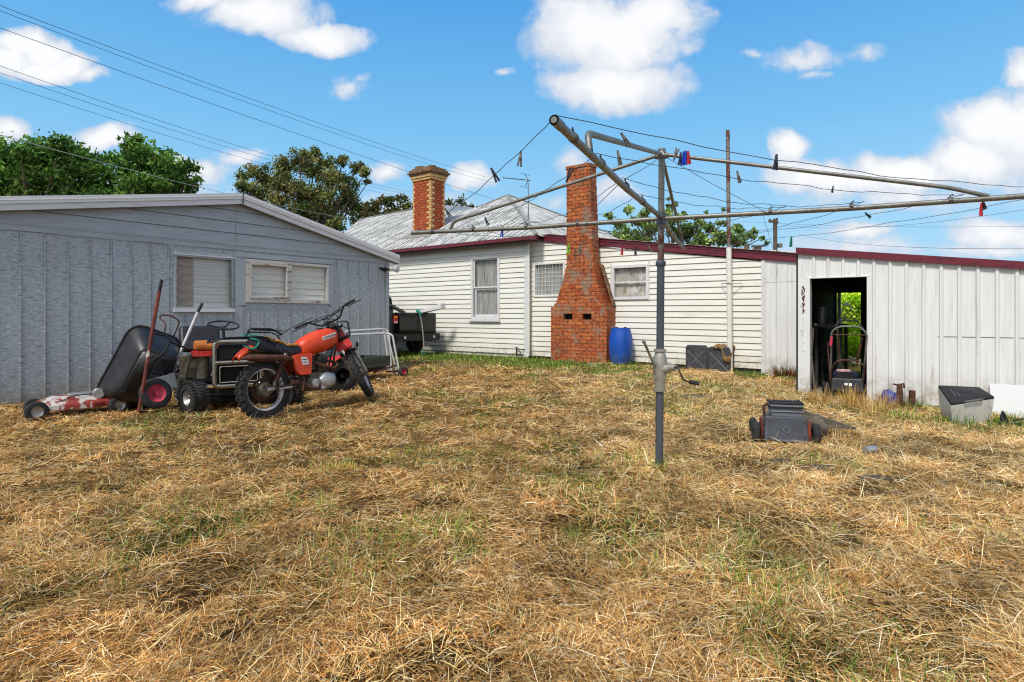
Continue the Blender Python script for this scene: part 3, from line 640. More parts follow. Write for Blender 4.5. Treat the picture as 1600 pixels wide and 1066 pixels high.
# ---- white steel garage at the right
gar = thing('garage', 'white ribbed steel garage with dark open doorway and maroon fascia', 'garage', GF.o, Matrix.Rotation(AH, 3, 'Z'))
GM = GF.M; G0, G1 = -.105, 4.4; d0, d1, dz = .07, .915, 1.80
gtop = lambda x: 2.215-.136*(x+.105)
mb = MB(GM)
def ribbed(x0, x1, z0, topf, ribs, y=0, rw=.030, rh=.026):
    xs = [x0]
    for r in ribs:
        if x0+rw < r < x1-rw: xs += [r-rw, r-rw*.55, r+rw*.55, r+rw]
    xs.append(x1); prof = []
    for i, x in enumerate(xs): prof.append((x, y-rh if 0 < i < len(xs)-1 and (i-1) % 4 in (1, 2) else y))
    vs = []; fs = []
    for i, (x, yy) in enumerate(prof):
        z0_ = z0(x) if callable(z0) else z0
        vs += [(x, yy, z0_), (x, yy, topf(x))]
        if i: fs.append((2*i-2, 2*i, 2*i+1, 2*i-1))
    mb.add(vs, fs)
ribs = [-.06+.2115*i-.015 for i in range(0, 22)]
gb = lambda x: -.06-.055*x-.08
ribbed(d1+.0, G1, gb, gtop, [r for r in ribs if r > d1+.02]); ribbed(G0, d1-.0005, dz, gtop, [r for r in ribs if G0+.02 < r < d1-.03]); ribbed(G0, d0, -.16, lambda x: dz-.0005, [])
gw = mb.build('wall', 'whitesheet', gar, fix=False)
mb = MB(GM); zs = .892; xs_ = HF and GF.at(1465, 526, 0)[0]
x = xs_
mb.bx(xs_, G1, -.0045, -.001, zs-.004, zs+.004); mb.build('sheet_seam', 'wood', gar)
mb = MB(GM); mb.bx(d0-.045, d0+.005, -.012, .12, -.17, dz-.001); mb.bx(d1-.03, d1+.015, -.012, .16, -.17, dz-.001); mb.bx(d0-.045, d1+.015, -.014, .06, dz, dz+.02); mb.build('door_frame', 'whitesheet', gar, bevel=.003)
mb = MB(GM)
for k in range(70):
    z = dz-.13-random.expovariate(2.6); s = random.uniform(.005, .014)*(1.4 if z > 1.2 else .6); x = random.gauss(-.030, .012)
    mb.add([(x-s*.6, -.0035-k*.00005, z), (x+s*.2, -.0035-k*.00005, z-s*1.2), (x+s*.7, -.0035-k*.00005, z), (x+s*.4, -.0035-k*.00005, z+s*1.4), (x-s*.4, -.0035-k*.00005, z+s)], [(0, 1, 2, 3, 4)])
mb.split_build('rust_patch', 'rust', gar)
mb = MB(GM); mb.hexa([(G0-.02, -.06, gtop(G0)), (G1, -.06, gtop(G1)), (G1, -.03, gtop(G1)), (G0-.02, -.03, gtop(G0))], [(G0-.02, -.06, gtop(G0)+.105), (G1, -.06, gtop(G1)+.105), (G1, -.03, gtop(G1)+.105), (G0-.02, -.03, gtop(G0)+.105)])
mb.bx(G0-.022, G0-.002, -.03, 3.0, gtop(G0)-.0, gtop(G0)+.10)
mb.build('barge_board', 'maroon', gar)
mb = MB(GM); vs = []; fs = []; n = 0; y = -.05
while y < 3.3:
    h = .008*math.sin(2*math.pi*y/.076); vs += [(G0-.01, y, gtop(G0)+.085+h), (G1, y, gtop(G1)+.085+h)]
    if n: fs.append((2*n-2, 2*n, 2*n+1, 2*n-1))
    n += 1; y += .019
mb.add(vs, fs); mb.build('roof', 'maroon', gar, 1, fix=False)
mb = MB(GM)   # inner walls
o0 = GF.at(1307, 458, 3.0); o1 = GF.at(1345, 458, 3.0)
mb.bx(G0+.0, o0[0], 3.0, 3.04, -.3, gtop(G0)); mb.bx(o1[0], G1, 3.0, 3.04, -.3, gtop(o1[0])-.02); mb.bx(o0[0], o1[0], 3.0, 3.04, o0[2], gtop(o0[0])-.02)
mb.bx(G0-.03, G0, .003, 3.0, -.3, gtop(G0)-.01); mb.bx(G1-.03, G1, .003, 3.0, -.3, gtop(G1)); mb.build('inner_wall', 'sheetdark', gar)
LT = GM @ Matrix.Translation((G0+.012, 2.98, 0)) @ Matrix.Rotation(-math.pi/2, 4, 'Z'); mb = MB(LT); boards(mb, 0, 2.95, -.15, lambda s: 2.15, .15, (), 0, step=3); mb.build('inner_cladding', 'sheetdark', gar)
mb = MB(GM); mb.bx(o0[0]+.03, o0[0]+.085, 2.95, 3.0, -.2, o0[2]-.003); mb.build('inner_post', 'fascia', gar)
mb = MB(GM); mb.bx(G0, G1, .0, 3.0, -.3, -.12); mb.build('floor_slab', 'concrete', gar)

# ================================================================ ground
def ground_mesh():
    xs = np.concatenate([[-400, -150, -60, -30, -18], np.linspace(-12, -6.2, 30), np.linspace(-6, 6, 301), np.linspace(6.2, 12, 30), [18, 30, 60, 150, 400]])
    ys = np.concatenate([[-60, -20, -6, -2], np.linspace(0, 8, 201), np.linspace(8.1, 16, 80), np.linspace(16.4, 24, 20), [30, 45, 80, 200, 500]])
    X, Y = np.meshgrid(xs, ys); Z = gz(X, Y); Z = np.where((Y > 26) | (abs(X) > 20), -.15, Z); nx, ny = len(xs), len(ys)
    me = bpy.data.meshes.new('ground'); co = np.stack([X, Y, Z], -1).reshape(-1, 3)
    i = np.arange(nx*ny).reshape(ny, nx); q = np.stack([i[:-1, :-1], i[:-1, 1:], i[1:, 1:], i[1:, :-1]], -1).reshape(-1, 4)
    me.vertices.add(len(co)); me.vertices.foreach_set('co', co.ravel()); me.loops.add(q.size); me.loops.foreach_set('vertex_index', q.ravel())
    me.polygons.add(len(q)); me.polygons.foreach_set('loop_start', np.arange(0, q.size, 4)); me.update(calc_edges=True)
    me.polygons.foreach_set('use_smooth', np.ones(len(q), bool))
    a = me.color_attributes.new('Col', 'FLOAT_COLOR', 'POINT'); c = ground_col(X.ravel(), Y.ravel())*(.36+.30*sst(Y.ravel(), 5, 12))[:, None]; a.data.foreach_set('color', np.concatenate([c, np.ones((len(c), 1))], 1).ravel())  # base colour darkened to paint shade into the gaps between blades
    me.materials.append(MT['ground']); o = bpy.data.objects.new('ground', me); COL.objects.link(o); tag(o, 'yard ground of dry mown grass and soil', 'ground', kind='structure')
def lc(h): return np.array(lin(h)[:3])
def green_mask(x, y):
    """0..1 how much living grass shows"""
    v = HF.I; lx = v[0][0]*x+v[0][1]*y+v[0][3]; ly = v[1][0]*x+v[1][1]*y+v[1][3]      # house frame
    g = sst(-ly, 4.2, .8)*sst(-lx, -5.5, -1.0)*sst(lx, -9, -3)*1.35*(.35+.8*fbm(x, y, 1.2, 3, 9))          # strip along the house
    dry = np.exp(-(((lx+1.6)/1.6)**2+((ly+2.6)/.8)**2)); g = 1.25*g*(1-.85*dry)
    g = g+.75*sst(fbm(x, y, 1.3, 4, 5), .56, .70)*sst(y, 1.4, 2.5)
    g = g+1.1*np.exp(-(((x+.1)/1.3)**2+((y-3.4)/.7)**2))*sst(fbm(x, y, 2.2, 3, 6), .42, .62)
    g = g+.7*np.exp(-(((x-.9)/.5)**2+((y-4.9)/.4)**2)) + .8*np.exp(-(((x-2.2)/.45)**2+((y-8.9)/2.2)**2)) + .7*np.exp(-(((x+2.6)/1.5)**2+((y-6.2)/.8)**2))*sst(fbm(x, y, 1.8, 3, 7), .45, .6)
    g = g+.9*np.exp(-(((x-5.0)/.6)**2+((y-7.6)/.9)**2)) + .9*sst(x, 5.4, 6.2)*sst(y, 7.0, 7.6)
    return np.clip(g, 0, 1)
def ground_col(x, y):
    a = fbm(x, y, .8, 4, 1); b = fbm(x, y, 3.5, 4, 2); r = sst(np.asarray(x), -1.2, 3.5)
    straw = lc('#c9a668'); orange = lc('#a87c48'); pale = lc('#d6b878'); brown = lc('#6b4a28'); gr = lc('#6f8436')
    c = orange[None]*(1-r)[:, None]+straw[None]*r[:, None]
    t = sst(a, .42, .62)[:, None]; c = c*(1-t)+(pale*.5+straw*.5)[None]*t
    t = (sst(b, .52, .70)*.7)[:, None]; c = c*(1-t)+brown[None]*t
    t = green_mask(x, y)[:, None]*.8; return c*(1-t)+gr[None]*t
def Mground():
    m = bpy.data.materials.new('dry ground'); m.use_nodes = True; nt = m.node_tree; b = nt.nodes['Principled BSDF']
    a = nt.nodes.new('ShaderNodeAttribute'); a.attribute_name = 'Col'; tc = nt.nodes.new('ShaderNodeTexCoord').outputs['Object']
    f = mapr(nt, noise(nt, tc, 26, 8, .75), .35, .65); col = mix(nt, f, mix(nt, 1.0, a.outputs['Color'], lin('#6b5a48'), 'MULTIPLY'), a.outputs['Color'])
    col = mix(nt, mapr(nt, noise(nt, tc, 90, 4, .7, (1, .4, 1)), .56, .66), col, mix(nt, .5, a.outputs['Color'], lin('#d8bf86')))
    nt.links.new(col, b.inputs['Base Color']); b.inputs['Roughness'].default_value = 1; b.inputs['Specular IOR Level'].default_value = .05
    bp = nt.nodes.new('ShaderNodeBump'); bp.inputs['Distance'].default_value = .03; nt.links.new(noise(nt, tc, 34, 6, .75), bp.inputs['Height']); nt.links.new(bp.outputs['Normal'], b.inputs['Normal'])
    return m
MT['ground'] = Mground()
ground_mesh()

def ribbon_mesh(name, base, dirv, side, L, W, lift, col, mat='hay', seg=3, droop=None):
    """many thin curved blades in one mesh; arrays of n blades"""
    n = len(L); ts = np.linspace(0, 1, seg+1); co = []; 
    for t in ts:
        c = base+dirv*(L*t)[:, None]; c[:, 2] += lift*4*t*(1-t) - (droop*t*t if droop is not None else 0)
        w = W*(1-.75*t*t) if seg > 1 else W
        co.append(c-side*(w/2)[:, None]); co.append(c+side*(w/2)[:, None])
    co = np.stack(co, 1); k = 2*(seg+1)
    q = np.array([[2*i, 2*i+1, 2*i+3, 2*i+2] for i in range(seg)]); idx = (np.arange(n)*k)[:, None, None]+q[None]
    me = bpy.data.meshes.new(name); me.vertices.add(n*k); me.vertices.foreach_set('co', co.ravel().astype(np.float32)); me.loops.add(idx.size); me.loops.foreach_set('vertex_index', idx.ravel())
    me.polygons.add(n*seg); me.polygons.foreach_set('loop_start', np.arange(0, idx.size, 4)); me.update(calc_edges=True)
    a = me.color_attributes.new('Col', 'FLOAT_COLOR', 'POINT'); cc = np.repeat(np.concatenate([col, np.ones((n, 1))], 1), k, 0); a.data.foreach_set('color', cc.ravel().astype(np.float32))
    me.materials.append(MT[mat]); o = bpy.data.objects.new(name, me); COL.objects.link(o); return o
def blocked(x, y):
    g = GF.I; lx = g[0][0]*x+g[0][1]*y+g[0][3]; ly = g[1][0]*x+g[1][1]*y+g[1][3]; m = (lx > G0-.02) & (ly > -.03)
    h = HF.I; hx = h[0][0]*x+h[0][1]*y+h[0][3]; hy = h[1][0]*x+h[1][1]*y+h[1][3]; m |= (hx < 0) & (hy > -.03); m |= (hx >= 0) & (hy > .1); m |= (hx > 1.0) & (hx < 2.75) & (hy > -.36)
    s = SF.I; sx = s[0][0]*x+s[0][1]*y+s[0][3]; sy = s[1][0]*x+s[1][1]*y+s[1][3]; m |= (sx < L1) & (sy > -.03)
    for cx, cy, rx, ry in SLABS: m |= ((x-cx)/rx)**2+((y-cy)/ry)**2 < .5
    return m
SLABS = [(2.72, 9.05, .32, .22), (3.35, 7.7, .30, .14), (2.40, 4.78, .17, .07), (2.22, 5.02, .09, .05), (2.70, 4.50, .13, .07)]
def hay(n):
    Y = .95*np.exp(rng.random(n)**.88*math.log(20/.95)); X = (rng.random(n)*2-1)*(Y*1.02+1.3)
    cl = fbm(X, Y, 2.3, 3, 21)                                        # orientation drifts in patches
    keep = ~blocked(X, Y) & ~((Y > 14) & (rng.random(n) < .4)); keep &= rng.random(n) < (.30+1.4*sst(fbm(X, Y, 3.1, 3, 31), .34, .58)); X, Y, cl = X[keep], Y[keep], cl[keep]; n = len(X)
    g = green_mask(X, Y); right = sst(X, -.8, 2.6)
    ang = cl*14+rng.normal(0, 1.5, n); el = np.abs(rng.normal(0, .22, n)); up = rng.random(n) < .10; el = np.where(up, rng.uniform(.4, 1.2, n), el)
    L = np.clip(rng.lognormal(-3.0+.34*right, .5, n), .018, .24)*(1+.05*Y); L = np.where(up, L*.55, L); W = np.maximum(rng.uniform(.0012, .0032, n)*(1+.2*right), .00060*Y)
    isg = rng.random(n) < g*(.24+.72*sst(Y, 9, 14)); L = np.where(isg, np.minimum(L, .09), L); el = np.where(isg & (rng.random(n) < .7), rng.uniform(.5, 1.4, n), el); W = np.where(isg, W*1.25, W)
    d = np.stack([np.cos(ang)*np.cos(el), np.sin(ang)*np.cos(el), np.sin(el)], 1); s = np.stack([-np.sin(ang), np.cos(ang), np.zeros(n)], 1)
    tw = rng.normal(0, .5, n); s = s*np.cos(tw)[:, None]+np.array([0, 0, 1.])*np.sin(tw)[:, None]
    z = gz(X, Y)+rng.random(n)**1.6*.028*(.5+1.3*sst(fbm(X, Y, 3.1, 3, 31), .4, .62))
    base = np.stack([X, Y, z], 1); base -= d*(L*.5)[:, None]*(el < .35)[:, None]; base[:, 2] = np.maximum(base[:, 2], gz(base[:, 0], base[:, 1])+.002)
    pal = np.stack([lc(h) for h in ('#e2b975', '#cf9b58', '#f3db9f', '#986b3a', '#be8545', '#fcecc8', '#523b20')]); 
    pw = np.array([.21, .22, .12, .16, .13, .05, .11]); pr = np.array([.30, .12, .25, .10, .04, .12, .07])
    u = rng.random(n); a = fbm(X, Y, 1.3, 3, 41); w = (right*.8+.5*(a-.5))[:, None].clip(0, 1); cum = np.cumsum(pw[None]*(1-w)+pr[None]*w, 1); cum /= cum[:, -1:]; k = (u[:, None] > cum).sum(1); c = pal[k]
    gp = np.stack([lc(h) for h in ('#7d9a35', '#5f8029', '#9fae58', '#3f6420')]); c = np.where(isg[:, None], gp[rng.integers(0, 4, n)], c)
    c = c*rng.uniform(.55, 1.42, n)[:, None]*(.45+1.25*fbm(X, Y, 2.6, 4, 51))[:, None]
    o = ribbon_mesh('cut_grass', base, d, s, L, W, L*rng.uniform(-.05, .12, n), c); tag(o, 'loose straw and short grass blades covering the yard', 'grass', kind='stuff')
hay(980000)
def tuft(name, label, cat, spots, cols, hgt, n, wid=.004, lean=.35, rad=.06, group=None):
    for i, (x, y) in enumerate(spots):
        lb = label[i] if isinstance(label, list) else label
        z = gnd(x, y)-.01; a = rng.uniform(0, 6.283, n); r = rad*np.sqrt(rng.random(n)); el = np.pi/2-np.abs(rng.normal(0, lean, n)); az = a+rng.normal(0, .8, n)
        d = np.stack([np.cos(az)*np.cos(el), np.sin(az)*np.cos(el), np.sin(el)], 1); s = np.stack([-np.sin(az), np.cos(az), np.zeros(n)], 1)
        L = hgt*rng.uniform(.45, 1.1, n); c = np.stack([lc(h) for h in cols])[rng.integers(0, len(cols), n)]*rng.uniform(.7, 1.15, n)[:, None]
        o = ribbon_mesh(name, np.stack([r*np.cos(a), r*np.sin(a), 0*a], 1), d, s, L, wid*rng.uniform(.6, 1.3, n), L*.03, c, seg=4, droop=L*rng.uniform(0, .45, n))
        o.location = (x, y, z); tag(o, lb, cat, group)
dry = ['#d9b469', '#c39548', '#ecd49a', '#a77a3a']; grn = ['#6f9a34', '#547d26', '#8fae4a']
tuft('dry_grass_tuft', ['tall dry grass tuft at the garage doorway', 'tall dry grass tuft left of the doorway jamb', 'dense dry grass tuft right of the doorway', 'thin dry tuft in front of the push mower', 'low dry tuft between plank and garage'], 'grass tuft', [(5.0, 8.9), (4.45, 8.75), (5.28, 8.55), (4.75, 8.45), (4.6, 7.7)], dry, .36, 150, .005, .45, .16)
tuft('dry_grass_tuft', ['bent dry tuft growing around the plank foot', 'bent dry tuft at the right wheel of the grey mower', 'bent dry tuft right of the plank end'], 'grass tuft', [(3.22, 5.95), (3.02, 5.55), (3.5, 6.0)], dry, .17, 60, .005, .9, .14)
tuft('green_grass_tuft', ['green grass tuft at the foot of the hoist post'], 'grass tuft', [(1.165, 4.74)], grn+dry[:1], .10, 130, .004, .35, .06)
tuft('yellow_grass_tuft', ['pale yellow tuft in the middle of the yard'], 'grass tuft', [(-1.35, 4.75)], ['#e0c060', '#cfa84a', '#ecd98a'], .07, 300, .004, .5, .13)
tuft('weed', ['green weed beside the blue bag', 'green weed under the tub', 'green weed right of the tub', 'green weed at the mast foot', 'low weed at the garage wall right of the rusty stumps', 'weed by the left end of the lean-to sheets'], 'weed',
     [tuple(P(1400, 655, 7.6)[:2]), tuple(P(1490, 655, 7.35)[:2]), tuple(P(1575, 655, 7.3)[:2]), tuple(HF.w(5.95, 0, 0)[:2]), tuple(GF.w(1.5, -.1, 0)[:2]), tuple(HF.w(6.3, -.05, 0)[:2])], grn+['#3f6420'], .16, 170, .008, .7, .22)
tuft('dead_weed', ['rust brown dead weed against the white panel wall', 'second dead weed beside the garage corner'], 'weed', [tuple(HF.w(6.75, .0, 0)[:2]), tuple(HF.w(7.05, .0, 0)[:2])], ['#7a4524', '#5c3219', '#8f5a30', '#5f6a34'], .34, 260, .008, .45, .14)
# ================================================================ rotary clothes hoist
HX, HY = 1.163, 4.78; Hh = 1.964
hoist = thing('clothes_hoist', 'galvanised rotary clothes hoist with crank handle standing in the yard', 'clothes hoist', (HX, HY, 0))
lean = .008
def hp(z): return Vector((HX+lean*z, HY, z))
zc = CAM+(H0-578)/F*HY; zj = CAM+(H0-412)/F*HY
mb = MB(); mb.tube([hp(-.05), hp(zc-.09)], .031, 16); mb.tube([hp(zc), hp(zj)], .030, 16); mb.build('post', 'post', hoist, 50)
mb = MB(); mb.tube([hp(zj), hp(2.50)], .024, 14); mb.tube([hp(2.48), hp(2.515)], .031, 14); mb.build('inner_post', 'galv', hoist, 50)
mb = MB(); mb.tube([hp(zj-.02), hp(1.90)], .0255, 14); mb.build('rusty_sleeve', 'rustpost', hoist, 50)
mb = MB(); mb.tube([hp(zj-.022), hp(zj-.01), hp(zj+.012), hp(zj+.022)], [.034, .040, .040, .033], 14); mb.tube([hp(Hh-.045), hp(Hh+.045)], .038, 14); mb.split_build('collar', 'post', hoist, 50)
mb = MB(); mb.tube([hp(zc-.17), hp(zc-.15), hp(zc-.149), hp(zc-.10), hp(zc+.02), hp(zc+.08), hp(zc+.14), hp(zc+.141), hp(zc+.165)], [.046, .046, .036, .042, .055, .056, .038, .048, .048], 18)
hd = Vector((.75, -.66, .0)).normalized(); c = hp(zc-.005); mb.tube([c, c+hd*.07+Vector((0, 0, .02)), c+hd*.105+Vector((0, 0, .03)), c+hd*.13+Vector((0, 0, .03))], [.040, .036, .028, .028], 14)
gb_ = mb.build('gear_housing', 'castal', hoist, 40)
mb = MB()
for z in (zc-.16, zc+.152, zc-.06, zc+.05):
    for k in range(4): a = k*math.pi/2+.6; q = hp(z)+Vector((math.cos(a), math.sin(a), 0))*.046; mb.tube([q-Vector((0, 0, .012)), q+Vector((0, 0, .012))], .008, 6)
mb.split_build('bolt', 'alloy', gb_)
c = c+hd*.13+Vector((0, 0, .03)); cr = [c, c+Vector((.015, -.02, 0)), c+Vector((.05, -.04, -.09)), c+Vector((.095, -.05, -.105)), c+Vector((.10, -.05, -.107)), c+Vector((.165, -.06, -.118))]
mb = MB(); mb.tube(cr[:4], .007, 8); k = mb.build('crank_handle', 'blackm', hoist, 50); mb = MB(); mb.tube([cr[3], cr[4], cr[5]], [.010, .016, .015], 10); mb.build('grip', 'black', k, 50)
a = P(1022, 570, 4.74); b = P(1006, 534, 4.60); mb = MB(); mb.tube([a, b], .010, 8); mb.ell(b, (.016, .016, .016), 8, 6); mb.tube([b, b+Vector((.0, -.03, .012))], .012, 8); mb.build('brake_lever', 'castal', hoist, 50)
C = Vector((hp(Hh).x, HY, Hh)); ends = dict(near=P(865, 187, 2.36), far=P(1068, 388, 6.87), left=P(643, 364, 5.60), right=Vector((3.62, 3.77, Hh+.01)))
arm = {}
for k, e in ends.items():
    mb = MB(); d = (e-C).normalized(); r = .0185
    pts = [C+d*.03+Vector((0, 0, .012 if k in ('near', 'far') else -.0)), C.lerp(e, .5)-Vector((0, 0, .012)), e]
    mb.tube(pts, r, 14, cap=False); mb.tube([e-d*.002, e-d*.03], r*.72, 14); mb.tube([e-d*.09, e-d*.004], r*1.12, 14, cap=False)
    arm[k] = mb.build('arm', 'galv', hoist, 50)
    mb = MB()
    for f in (.30, .50, .72, .90):
        q = C.lerp(e, f); mb.tube([q-d*.012, q+d*.012], r*1.25, 12)
        mb.tube([q+Vector((0, 0, r)), q+Vector((0, 0, r+.012)), q+d*.012+Vector((0, 0, r+.022)), q+d*.018+Vector((0, 0, r+.010))], .004, 5)
    mb.split_build('line_hook', 'wire', arm[k])
T = hp(2.47)
land = dict(near=.80, far=.90, left=.823, right=.80)
for k, e in ends.items():
    d = (e-C).normalized(); q = C.lerp(e, land[k]); up = .12 if k != 'far' else .10
    top = {'near': P(918, 208, q.y+.03), 'left': P(709, 346, q.y-.02), 'right': P(1481, 293, q.y+.06), 'far': q+Vector((0, 0, .07))}[k]
    mb = MB(); mb.tube(round_corners([T+d*.02, top, q+Vector((0, 0, .01))], .07, 6), .0145 if k != 'near' else .0165, 12); mb.build('brace', 'galv', hoist, 50)
mb = MB()
for k, e in ends.items():
    d = (e-C).normalized(); mb.tube([T-Vector((0, 0, .02))-d*.005, T+d*.05+Vector((0, 0, -.005))], .024, 10)
mb.build('top_socket', 'galv', hoist, 50)
lines = []
order = ['near', 'left', 'far', 'right']
for li, f in enumerate((.34, .53, .75, .985)):
    for i in range(4):
        a = C.lerp(ends[order[i]], f)+Vector((0, 0, .03)); b = C.lerp(ends[order[(i+1) % 4]], f)+Vector((0, 0, .03)); sag = (.05, .07, .075, .06)[li]*(1+.5*math.sin(li*3+i*2)); ph = random.uniform(0, 6)
        def w_(t, a=a, b=b, sag=sag, ph=ph): p = a.lerp(b, t); p.z -= sag*4*t*(1-t)+.006*math.sin(t*23+ph)*math.sin(math.pi*t)+.003*math.sin(t*61+ph); return p
        lines.append(((li, order[i]), w_)); mb = MB(); mb.tube([w_(t/26) for t in range(27)], .0019, 5)
        mb.build('line', 'wire', hoist)
for a, b in ((P(973, 282, 3.45), P(1040, 240, 4.8)), (P(973, 282, 3.45), P(905, 345, 5.3)), (T, P(1205, 336, 4.45)), (P(1048, 300, 5.3), P(1055, 360, 6.2))):
    mb = MB(); mb.tube([a, a.lerp(b, .5)-Vector((0, 0, .01)), b], .0022, 5); mb.build('line', 'wire', hoist)
LN = dict(lines)
# ---- pegs: two prongs and a spring each
PEGP = {}
def peg_proto(mat):
    o = thing('clothes_peg', '', 'clothes peg'); 
    for s in (-1, 1):
        mb = MB(); T_ = Matrix.Rotation(s*.11, 4, 'Y'); q = MB(T_); q.hexa([(s*.0045-.0035, -.0055, -.045), (s*.0045+.0035, -.0055, -.045), (s*.0045+.0035, .0055, -.045), (s*.0045-.0035, .0055, -.045)], [(s*.0055-.0045, -.0055, .042), (s*.0055+.0045, -.0055, .042), (s*.0055+.0045, .0055, .042), (s*.0055-.0045, .0055, .042)])
        q.build('prong', mat, o)
    mb = MB(); mb.tube([(0, -.009, 0), (0, .009, 0)], .0055, 8); mb.build('spring', 'wire', o); return o
def peg(mat, pos, label, rx=0, ry=0, rz_=0, s=1.0, group='pegs clipped along the hoist lines'):
    if mat not in PEGP: PEGP[mat] = o = peg_proto(mat)
    else: o = copy_tree(PEGP[mat])
    o.location = pos; o.rotation_euler = (rx, ry, rz_); o.scale = (s*.85, s*.85, s*.85); tag(o, label, 'clothes peg', group)
def on_line(key, px):
    w = LN[key]; best = min((abs(pix(w(t/200))[0]-px), t) for t in range(201)); return w(best[1]/200)
dn = math.pi
peg('pegw', on_line((3, 'near'), 812)-Vector((0, 0, .03)), 'grey peg hanging straight down the line above the tv antenna', dn, .1, .3)
peg('pegd', on_line((3, 'near'), 773), 'dark peg tilted on the line left of the tv antenna', dn, -.5, .3, 1.1)
peg('pegd', on_line((3, 'near'), 700), 'dark peg low on the outer line near the small chimney', dn, -.6, .3)
peg('pegd', on_line((2, 'near'), 760), 'dark peg below the left arm over the roof', dn, -.4, .4)
peg('pegb', C.lerp(ends['left'], .60)+Vector((0, 0, -.04)), 'blue peg clipped on the left arm over the roof hip', dn, .1, .3, 1.25)
peg('pegd', on_line((2, 'near'), 890), 'dark peg standing over the tall chimney top', 0, .4, .3, 1.1)
peg('pegw', on_line((2, 'right'), 966), 'grey peg hanging between the near arm and the post', dn, -.25, .5)
peg('pegw', P(977, 218, 3.2), 'pale peg clipped on the near upper brace', dn, -.7, .4, 1.1)
peg('pegw', P(1056, 241, 4.3), 'pale peg leaning beside the bunch of coloured pegs', 0, .35, .2, 1.25)
peg('pegd', P(1063, 249, 4.25), 'dark peg leftmost in the bunch right of the post top', dn, .08, .3, 1.25)
peg('pegb', P(1068, 248, 4.24), 'first blue peg in the bunch right of the post top', dn, 0, .5, 1.3)
peg('pegb', P(1072, 247, 4.22), 'second blue peg in the bunch, beside the red one', dn, -.05, .6, 1.3)
peg('pegr', P(1076, 247, 4.2), 'red peg rightmost in the bunch right of the post top', dn, -.1, .4, 1.25)
peg('pegw', P(1154, 277, 3.6), 'grey peg on the line right of the rusty mast', dn, -.3, .4)
peg('pegd', on_line((3, 'right'), 1212)-Vector((0, 0, .01)), 'dark peg upright against the white cloud', dn, .1, .3, 1.0)
peg('pegd', P(1301, 296, 3.7), 'small dark peg on the middle line above the garage', dn, .2, .3, .6)
peg('pegt', P(1236, 378, 5.5), 'dark and teal peg hanging over the lean-to roof end', dn, .1, .5, 1.3)
peg('pegd', on_line((2, 'far'), 1357), 'dark peg lying along the line over the garage roof', dn, -1.0, .3, .9)
peg('pegd', P(1537, 319, 4.2), 'dark peg hanging from the right arm end', dn, -.4, .3, 1.1)
peg('pegr', P(1533, 328, 4.2), 'red peg hanging under the right arm end', dn, .05, .4, 1.2)
peg('pegg', P(888, 389, 5.3), 'lime green peg hanging before the tall chimney', dn, .1, .4, 1.2)
peg('pegw', P(906, 390, 5.3), 'faded peg right of the lime green one', dn, 0, .4, 1.2)
peg('pegr', P(972, 392, 5.9), 'red peg hanging before the lean-to barge board', dn, .1, .4, 1.2)
peg('pegd', P(993, 393, 5.9), 'dark peg right of the red one before the lean-to', dn, 0, .4, 1.1)
peg('pegw', P(1015, 388, 5.9), 'straw coloured peg tilted left of the post', dn, -.6, .4, 1.1)

# ================================================================ trail motorbike
RB = P(413, 650, 7.15); hd_ = .985
bR = Matrix.Rotation(hd_, 4, 'Z') @ Matrix.Rotation(-.081, 4, 'X')
bk = thing('motorbike', 'orange trail motorbike with knobbly tyres and torn seat leaning by the shed', 'motorbike', (-2.853, 6.998, .02), bR.to_3x3())
BM = MATS[bk.name]
WB = 1.46; rR, rF = .322, .345
wh = wheel(bk, BM @ Matrix.Translation((0, 0, rR)), rR, .105, .245, 'silver', 26, 32, knobh=.022, name='rear_wheel')
# hub drum, sprocket
mb = MB(BM); mb.lathe([(0, -.06), (.075, -.06), (.085, -.03), (.085, .04), (0, .04)], (0, 0, rR), 'Y', 20); mb.build('brake_drum', 'engine', wh, 40)
mb = MB(BM); mb.lathe([(.095, .052), (.12, .052), (.125, .055), (.12, .058), (.095, .058)], (0, 0, rR), 'Y', 28)
for k in range(6): a = k*math.pi/3; mb.tube([(.05*math.cos(a), .055, rR+.05*math.sin(a)), (.10*math.cos(a), .055, rR+.10*math.sin(a))], .008, 5)
mb.build('sprocket', 'rust', wh)
# frame
mb = MB(BM)
hs = (WB-.36, 0, .86)
for s in (-1, 1):
    mb.tube(smooth_pts([(.02, s*.095, rR), (.25, s*.09, rR+.02), (.47, s*.06, rR+.03)]), .017, 8)
    mb.tube(smooth_pts([(.50, s*.08, .33), (.62, s*.09, .27), (.86, s*.07, .27), (.94, s*.05, .40), (1.08, s*.02, .88)]), .013, 8)
    mb.tube([(.50, s*.08, .33), (.46, s*.08, .60), (.40, s*.07, .74)], .013, 8)
    mb.tube(smooth_pts([(-.22, s*.075, .79), (.1, s*.09, .745), (.42, s*.08, .74), (.75, s*.02, .84), (1.06, 0, .93)]), .013, 8)
    mb.tube([(.47, s*.06, .42), (.2, s*.08, .76)], .011, 8)
mb.tube([(1.03, 0, 1.08), (1.14, 0, .90)], .030, 12)
mb.build('frame', 'rust', bk, 50)
for s in (-1, 1):
    mb = MB(BM); A = Vector((.06, s*.115, rR+.05)); B = Vector((.24, s*.10, .72)); n = 90
    mb.tube([A.lerp(B, .08+.68*i/n)+Vector((math.cos(i*.9), 0, math.sin(i*.9)*.2)).cross(Vector((0, 0, 0)))+Vector((.037*math.cos(i*.82), .037*math.sin(i*.82), -.0)) for i in range(n+1)], .0068, 5)
    sp = mb.build('shock_spring', 'spring', bk, 60); mb = MB(BM); mb.tube([A, B], .013, 8); mb.tube([A.lerp(B, .70), B], .027, 10); mb.tube([A-Vector((0, 0, .02)), A+Vector((0, 0, .03))], .02, 8); mb.build('damper', 'galv', sp, 50)
